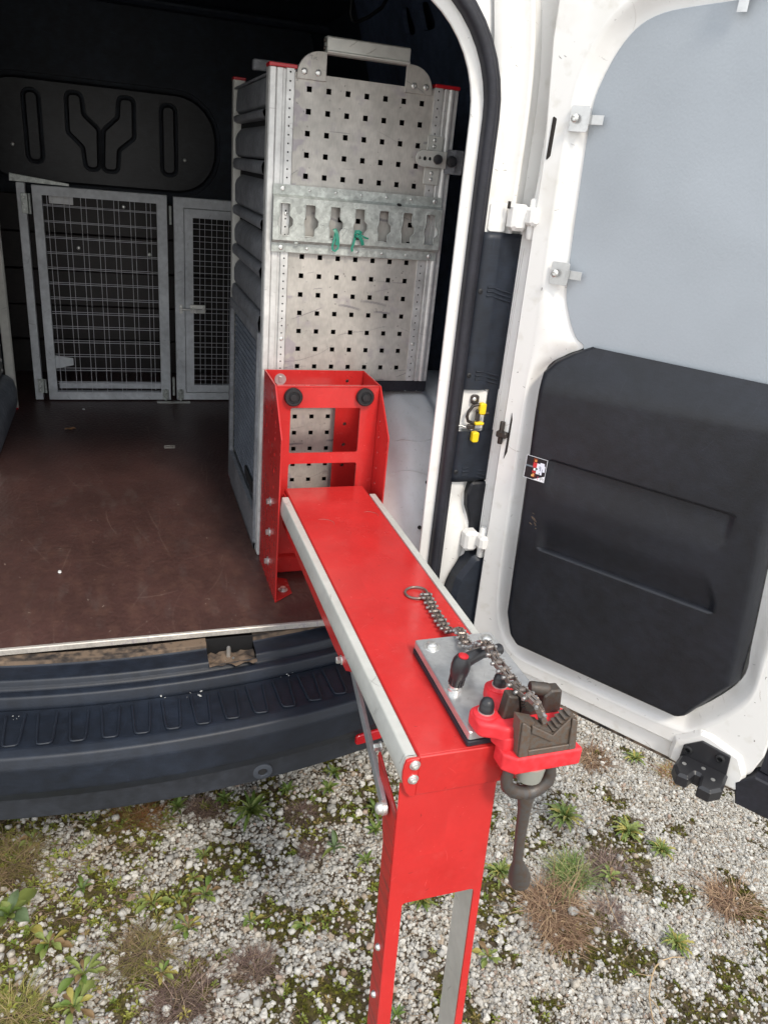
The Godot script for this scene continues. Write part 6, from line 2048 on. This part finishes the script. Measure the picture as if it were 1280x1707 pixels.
		pc.append(Color(0.15, 0.22, 0.035).lerp(Color(0.32, 0.32, 0.07), rng.randf()).lerp(Color(0.28, 0.18, 0.08), 0.75 if rng.randf() < 0.12 else 0.0))
	var sprigs = scatter("low_sprigs", g.mesh(), M.blade, px, pc, self)
	tag(sprigs, "low yellow-green sprigs and seedlings growing through moss and gravel", "ground cover", "", "stuff")
	# dead straw and roots lying about
	g = Geo.new()
	g.tube([Vector3(-0.02, 0, 0), Vector3(-0.008, 0.003, 0.003), Vector3(0.006, 0.002, -0.002), Vector3(0.02, 0.0005, 0.003)], [0.0003, 0.0005, 0.0005, 0.0002], 4)
	var sx = []; var sc = []
	for i in 9000:
		var x = rng.randf_range(-0.8, 1.3); var z = rng.randf_range(0.08, 1.05)
		var want = 0.12 + 0.5 * smoothstep(0.3, 0.8, moss_at(x + 3.0, z)) * (1.0 if x < 0.0 else 0.35) + (0.5 if x < -0.35 else 0.0)
		if rng.randf() > want: continue
		var s = rng.randf_range(0.4, 1.5)
		sx.append(Transform3D(Basis(Vector3.UP, rng.randf() * TAU).scaled(Vector3(s, rng.randf_range(0.6, 2.5), s)), Vector3(x, ground_y(x, z) + rng.randf_range(0.004, 0.010), z)))
		sc.append(Color(0.30, 0.21, 0.12).lerp(Color(0.12, 0.08, 0.06), rng.randf()))
	var straw = scatter("straw_litter", g.mesh(), M.blade, sx, sc, self)
	tag(straw, "dead straw and root fibres strewn over the gravel", "straw", "", "stuff")

# ---------------------------------------------------------------- weeds
func leaf_mesh(kind, seed_):
	var r = RandomNumberGenerator.new()
	r.seed = seed_
	var g = Geo.new()
	var n = 11
	var rows = []
	var arch = r.randf_range(0.12, 0.34); var twist = r.randf_range(-0.35, 0.35); var bend = r.randf_range(-0.16, 0.16)
	for i in n:
		var t = float(i) / (n - 1)
		var w = 0.0
		match kind:
			"spoon": w = lerpf(0.035, 0.05, t) + 0.15 * smoothstep(0.25, 0.72, t) * (1.0 - pow(smoothstep(0.72, 1.0, t), 2.0))
			"lance": w = 0.025 + 0.115 * sin(PI * pow(t, 0.85)) * (1.0 if t < 0.9 else 0.7)
			"broad": w = 0.03 + 0.22 * smoothstep(0.12, 0.5, t) * (1.0 - pow(smoothstep(0.6, 1.0, t), 1.6))
			"lobed": w = (0.02 + 0.12 * sin(PI * pow(t, 0.7))) * (1.0 if i % 2 == 0 else 0.42)
			"strap": w = 0.035 + 0.05 * sin(PI * pow(t, 0.8))
		if i == n - 1: w = 0.008
		var y = arch * sin(PI * t * 0.8) - 0.06 * t * t
		var cx = bend * t * t
		var rowp = []
		for s in [-1.0, -0.5, 0.0, 0.5, 1.0]:
			var wav = 0.012 * sin(t * 17.0 + s * 2.0 + seed_) * absf(s)
			rowp.append(Vector3(cx + s * w * cos(twist * t), y + absf(s) * w * 0.35 + s * w * sin(twist * t) + wav, -t))
		rows.append(rowp)
	g.sheet(rows, true)
	return g.mesh()

func clump_mesh(kind, r, seed_):
	var q = RandomNumberGenerator.new()
	q.seed = seed_
	var g = Geo.new()
	g.has_col = true
	var count = {"t": 620, "p": 520, "r": 460, "g": 520, "y": 520, "m": 560}[kind]
	var pal = {"t": [Color(0.27, 0.165, 0.10), Color(0.16, 0.085, 0.05), Color(0.40, 0.27, 0.16)], "p": [Color(0.20, 0.135, 0.115), Color(0.12, 0.075, 0.065), Color(0.33, 0.24, 0.18)], "r": [Color(0.34, 0.15, 0.06), Color(0.20, 0.09, 0.04), Color(0.30, 0.25, 0.07)], "g": [Color(0.11, 0.19, 0.04), Color(0.17, 0.24, 0.06), Color(0.32, 0.29, 0.12)], "y": [Color(0.30, 0.27, 0.07), Color(0.40, 0.31, 0.15), Color(0.18, 0.20, 0.04)], "m": [Color(0.22, 0.20, 0.06), Color(0.34, 0.25, 0.14), Color(0.16, 0.11, 0.07)]}[kind]
	var tall = {"t": 0.4, "p": 0.5, "r": 0.55, "g": 0.85, "y": 0.6, "m": 0.42}[kind]
	for k in count:
		var a = q.randf() * TAU
		var rad = r * 0.75 * sqrt(q.randf())
		var base = Vector3(cos(a) * rad, -0.002, sin(a) * rad * 0.85)
		var out = Vector3(cos(a + q.randfn() * 1.2), 0, sin(a + q.randfn() * 1.2))
		var l = r * q.randf_range(0.35, 1.05)
		var h = l * tall * q.randf_range(0.3, 1.1)
		var p1 = base + out * l * 0.4 + Vector3(0, h * 0.85, 0)
		var p2 = base + out * l * 0.85 + Vector3(q.randfn() * l * 0.28, h * q.randf_range(0.3, 1.0), q.randfn() * l * 0.28)
		var w = q.randf_range(0.0004, 0.0009) * (1.2 if kind == "t" or kind == "g" else 0.8)
		var c = pal[mini(2, int(q.randf() * 3.0))]
		var sd = out.cross(Vector3.UP).normalized() * w
		var s = q.randf_range(0.7, 1.2)
		g.c = Color(c.r * s, c.g * s, c.b * s)
		var pts = []
		for i in 4:
			var t = i / 3.0
			pts.append(base * (1 - t) * (1 - t) + p1 * 2 * t * (1 - t) + p2 * t * t)
		for i in 3:
			var w0 = sd * (1.0 - 0.25 * i); var w1 = sd * (1.0 - 0.25 * (i + 1)) if i < 2 else sd * 0.1
			g.quad(pts[i] - w0, pts[i] + w0, pts[i + 1] + w1, pts[i + 1] - w1)
	return g.mesh()

func build_plants():
	var kinds = {
		"a": ["spoon", 15, ["leaf_light", "leaf_light", "leaf_yellow", "leaf_green", "leaf_light", "leaf_brown"], 0.45], "b": ["lance", 9, ["leaf_blue", "leaf_green", "leaf_light"], 0.5],
		"c": ["broad", 15, ["leaf_green", "leaf_light", "leaf_blue", "leaf_light"], 0.6], "d": ["strap", 44, ["leaf_green", "leaf_light", "leaf_light"], 0.62],
		"y": ["spoon", 8, ["leaf_yellow", "leaf_light", "leaf_yellow", "leaf_brown"], 0.35], "g": ["lance", 16, ["leaf_green", "leaf_light", "leaf_green"], 0.55],
		"f": ["lobed", 46, ["leaf_light", "leaf_light", "leaf_yellow", "leaf_green"], 0.5]}
	var lm = {}
	for k in ["spoon", "lance", "broad", "lobed", "strap"]:
		lm[k] = []
		for i in 4: lm[k].append(leaf_mesh(k, 40 + i * 13))
	var spots = [
		[-0.591, 0.240, 0.032, "a", "pale green weed by the gravel's left edge, closest under the bumper"],
		[-0.485, 0.397, 0.026, "b", "small four-armed weed with a brown stalk in the clean gravel at left"],
		[-0.617, 0.433, 0.051, "c", "big broad-leaved dark green weed cut by the left edge"],
		[-0.541, 0.514, 0.039, "a", "flat star-shaped green weed just right of the broad-leaved weed"],
		[-0.477, 0.588, 0.041, "a", "bright spoon-leaved rosette with yellow leaves on its right side, lower left"],
		[-0.490, 0.649, 0.039, "a", "spoon-leaved rosette at the bottom edge, lower left"],
		[-0.439, 0.628, 0.014, "y", "tiny yellow seedling beside two bigger spoon-leaved rosettes"],
		[-0.282, 0.214, 0.039, "g", "dark green weed half under the bumper, right of the reddish clump"],
		[-0.311, 0.241, 0.020, "g", "small dark weed between the reddish clump and the clean pebbles"],
		[-0.175, 0.218, 0.031, "g", "green weed close under the bumper, left of the largest long-leaved weed"],
		[-0.120, 0.269, 0.056, "d", "largest weed under the bumper, dense with long narrow bright green leaves"],
		[-0.239, 0.370, 0.022, "a", "small upright green weed on the clean pebbles below the bumper"],
		[-0.350, 0.460, 0.030, "a", "yellowish rosette with narrow leaves, first of the row of low rosettes"],
		[-0.266, 0.422, 0.020, "a", "little grey-green rosette above the row of low rosettes"],
		[-0.300, 0.466, 0.024, "a", "grey-green rosette in the middle of the row of low rosettes"],
		[-0.246, 0.470, 0.034, "a", "wide yellow-green rosette at the right end of the row of low rosettes"],
		[-0.285, 0.536, 0.033, "a", "rosette with one upright orange leaf above the dry purple grass"],
		[-0.166, 0.555, 0.024, "a", "thin rosette with one long leaf pointing up, above the dry tuft"],
		[-0.026, 0.217, 0.026, "g", "thin weed right below the round parking sensor"],
		[0.074, 0.235, 0.030, "g", "weed a step out from the bumper, left of the steel stay"],
		[0.099, 0.182, 0.030, "g", "weed tight under the bumper below the red reflector"],
		[-0.035, 0.343, 0.027, "y", "yellow star-shaped rosette with an orange leaf"],
		[0.044, 0.410, 0.035, "b", "blue-green pointed weed with one tall upright leaf"],
		[0.102, 0.463, 0.032, "b", "blue-green spidery weed touching the red leg's left side"],
		[0.166, 0.323, 0.032, "g", "leafy weed behind the stay's lower pivot"],
		[0.151, 0.382, 0.028, "g", "leafy weed against the red leg, below the stay's pivot"],
		[-0.060, 0.589, 0.027, "a", "pale rosette on clean gravel left of the red leg, near its upper bolt"],
		[-0.339, 0.623, 0.029, "a", "green weed growing out of the mixed dry grass"],
		[-0.306, 0.708, 0.015, "y", "small upright leaf pair at the bottom edge, below the dry purple grass"],
		[0.613, 0.448, 0.050, "f", "bright feathery weed right of the hanging steel handle"],
		[0.740, 0.528, 0.042, "f", "feathery grey-green weed farther right than the handle's weed"],
		[0.787, 0.593, 0.033, "f", "lower feathery weed, lying next to the grey-green one"],
		[0.623, 0.632, 0.028, "a", "toothed weed with a bent straw beside the tuft of green grass"],
		[0.385, 0.560, 0.036, "f", "pale feathery weed along the red leg's right edge"],
		[0.673, 0.803, 0.034, "f", "lone feathery weed above the forked dry stem"],
		[0.917, 0.298, 0.031, "f", "green weed at the foot of the white door, between two dry clumps"],
		[0.187, 0.587, 0.036, "f", "yellow-green weed seen through the opening in the red leg"],
		[0.273, 0.739, 0.029, "a", "pale weed with curled stalks right of the red leg near the bottom"],
		[0.060, 0.803, 0.024, "b", "two long green leaves at the bottom edge inside the red leg"],
		[-0.343, 0.495, 0.016, "y", "tiny yellow sprout below the row of low rosettes"]]
	rng.seed = 321
	for p in spots:
		var k = kinds[p[3]]
		var o = thing("weed", p[4], "weed", "weeds in the gravel")
		o.position = Vector3(p[0], ground_y(p[0], p[1]) + 0.002, p[1])
		var n = k[1]
		var turn = rng.randf() * TAU
		for i in n:
			var ring = float(i) / n
			var a = turn + i * 2.39996 + rng.randfn() * 0.15
			var elev = deg_to_rad(lerpf(8, 62, pow(ring, 1.6)) * k[3] * 1.5 + rng.randfn() * 5)
			var l = p[2] * 1.08 * lerpf(1.08, 0.6, ring) * rng.randf_range(0.62, 1.2)
			if p[3] == "b" and i == n - 1: l *= 1.5
			var wide = rng.randf_range(0.85, 1.2) * (0.78 if p[3] == "a" or p[3] == "y" else 0.9)
			var b = Basis(Vector3.UP, a) * Basis(Vector3.RIGHT, clampf(elev, 0.02, 1.35))
			b = b * Basis.from_scale(Vector3(l * wide, l, l))
			put("leaf", lm[k[0]][rng.randi() % 4], M[k[2][rng.randi() % k[2].size()]], o, Transform3D(b, Vector3(rng.randfn() * 0.001, 0.001 + 0.004 * ring, rng.randfn() * 0.001)))
	var clumps = [
		[-0.386, 0.221, 0.040, "r", "reddish dry weed clump under the bumper, the more orange of two"],
		[-0.346, 0.233, 0.032, "r", "reddish dry weed clump under the bumper, next to the dark green weed"],
		[-0.303, 0.672, 0.049, "p", "dry purple-brown grass below the rosettes, lower left"],
		[-0.178, 0.646, 0.032, "p", "small dry brown tuft on clean gravel left of the red leg"],
		[0.457, 0.662, 0.066, "t", "largest dry tan grass clump, below the hanging steel handle"],
		[0.450, 0.723, 0.046, "t", "lower tan lobe of the dry grass below the steel handle"],
		[0.634, 0.606, 0.043, "p", "dry purple-brown grass right of the green grass tuft"],
		[0.860, 0.743, 0.053, "t", "lone oval dry clump on the clean gravel at right"],
		[0.806, 0.267, 0.048, "t", "dry brown clump at the foot of the white door, behind the vice"],
		[0.990, 0.376, 0.034, "r", "reddish dry clump under the door's black latch"],
		[-0.594, 0.630, 0.041, "y", "blurry yellow grass in the bottom left corner"],
		[0.540, 0.603, 0.050, "g", "tuft of thin green grass beside the dry tan clump"],
		[-0.371, 0.568, 0.045, "m", "mixed dry and green grass left of the dry purple grass"],
		[-0.005, 0.404, 0.021, "p", "small dry patch between the yellow rosette and the blue-green weed"],
		[-0.225, 0.229, 0.030, "p", "dry grey-brown tangle under the bumper, left of the long-leaved weed"],
		[-0.010, 0.295, 0.025, "p", "dry brown tangle right of the long-leaved weed"],
		[0.563, 0.713, 0.033, "p", "thin grey dry grass right of the tan clump's lower lobe"],
		[-0.628, 0.293, 0.049, "m", "dry and green grass at the left edge above the broad-leaved weed"]]
	var i2 = 0
	for p in clumps:
		var names = {"t": "dry_grass_clump", "p": "dry_grass_clump", "r": "dry_weed_clump", "g": "green_grass_tuft", "y": "yellow_grass_tuft", "m": "mixed_grass_tuft"}
		var o = put(names[p[3]], clump_mesh(p[3], p[2] * (1.5 if p[3] in ["p", "m", "r", "y"] else 1.15), 900 + i2), M.blade, self, Transform3D(Basis(), Vector3(p[0], ground_y(p[0], p[1]) + 0.003, p[1])))
		tag(o, p[4], "grass", "dry and green grass clumps in the gravel")
		i2 += 1
	# forked dry stem
	var g = Geo.new()
	g.tube([Vector3(0.667, 0.007, 0.8365), Vector3(0.640, 0.012, 0.833), Vector3(0.611, 0.012, 0.834), Vector3(0.590, 0.012, 0.843), Vector3(0.573, 0.013, 0.857), Vector3(0.556, 0.012, 0.874), Vector3(0.542, 0.010, 0.892), Vector3(0.530, 0.010, 0.915), Vector3(0.521, 0.009, 0.936), Vector3(0.515, 0.009, 0.975)], [0.0008, 0.0012, 0.0016, 0.0015, 0.0014, 0.0013, 0.0013, 0.0012, 0.0012, 0.001], 6)
	g.tube([Vector3(0.573, 0.013, 0.857), Vector3(0.562, 0.012, 0.853), Vector3(0.5476, 0.009, 0.8435), Vector3(0.53, 0.006, 0.846)], [0.001, 0.0008, 0.0007, 0.0004], 5)
	g.tube([Vector3(0.542, 0.010, 0.892), Vector3(0.545, 0.012, 0.915), Vector3(0.541, 0.008, 0.95)], [0.001, 0.0008, 0.0005], 5)
	tag(put("fallen_straw", g, M.dry_stem), "long forked dry straw-coloured stem lying on the gravel at lower right", "dry stem")
	g = Geo.new()
	g.tube([Vector3(0.598, 0.010, 0.64), Vector3(0.585, 0.020, 0.665), Vector3(0.575, 0.018, 0.70), Vector3(0.573, 0.010, 0.735), Vector3(0.585, 0.007, 0.775)], [0.0009, 0.0009, 0.0008, 0.0008, 0.0005], 5)
	tag(put("fallen_straw", g, M.dry_stem), "single curved dry stalk right of the tan grass clump", "dry stem")
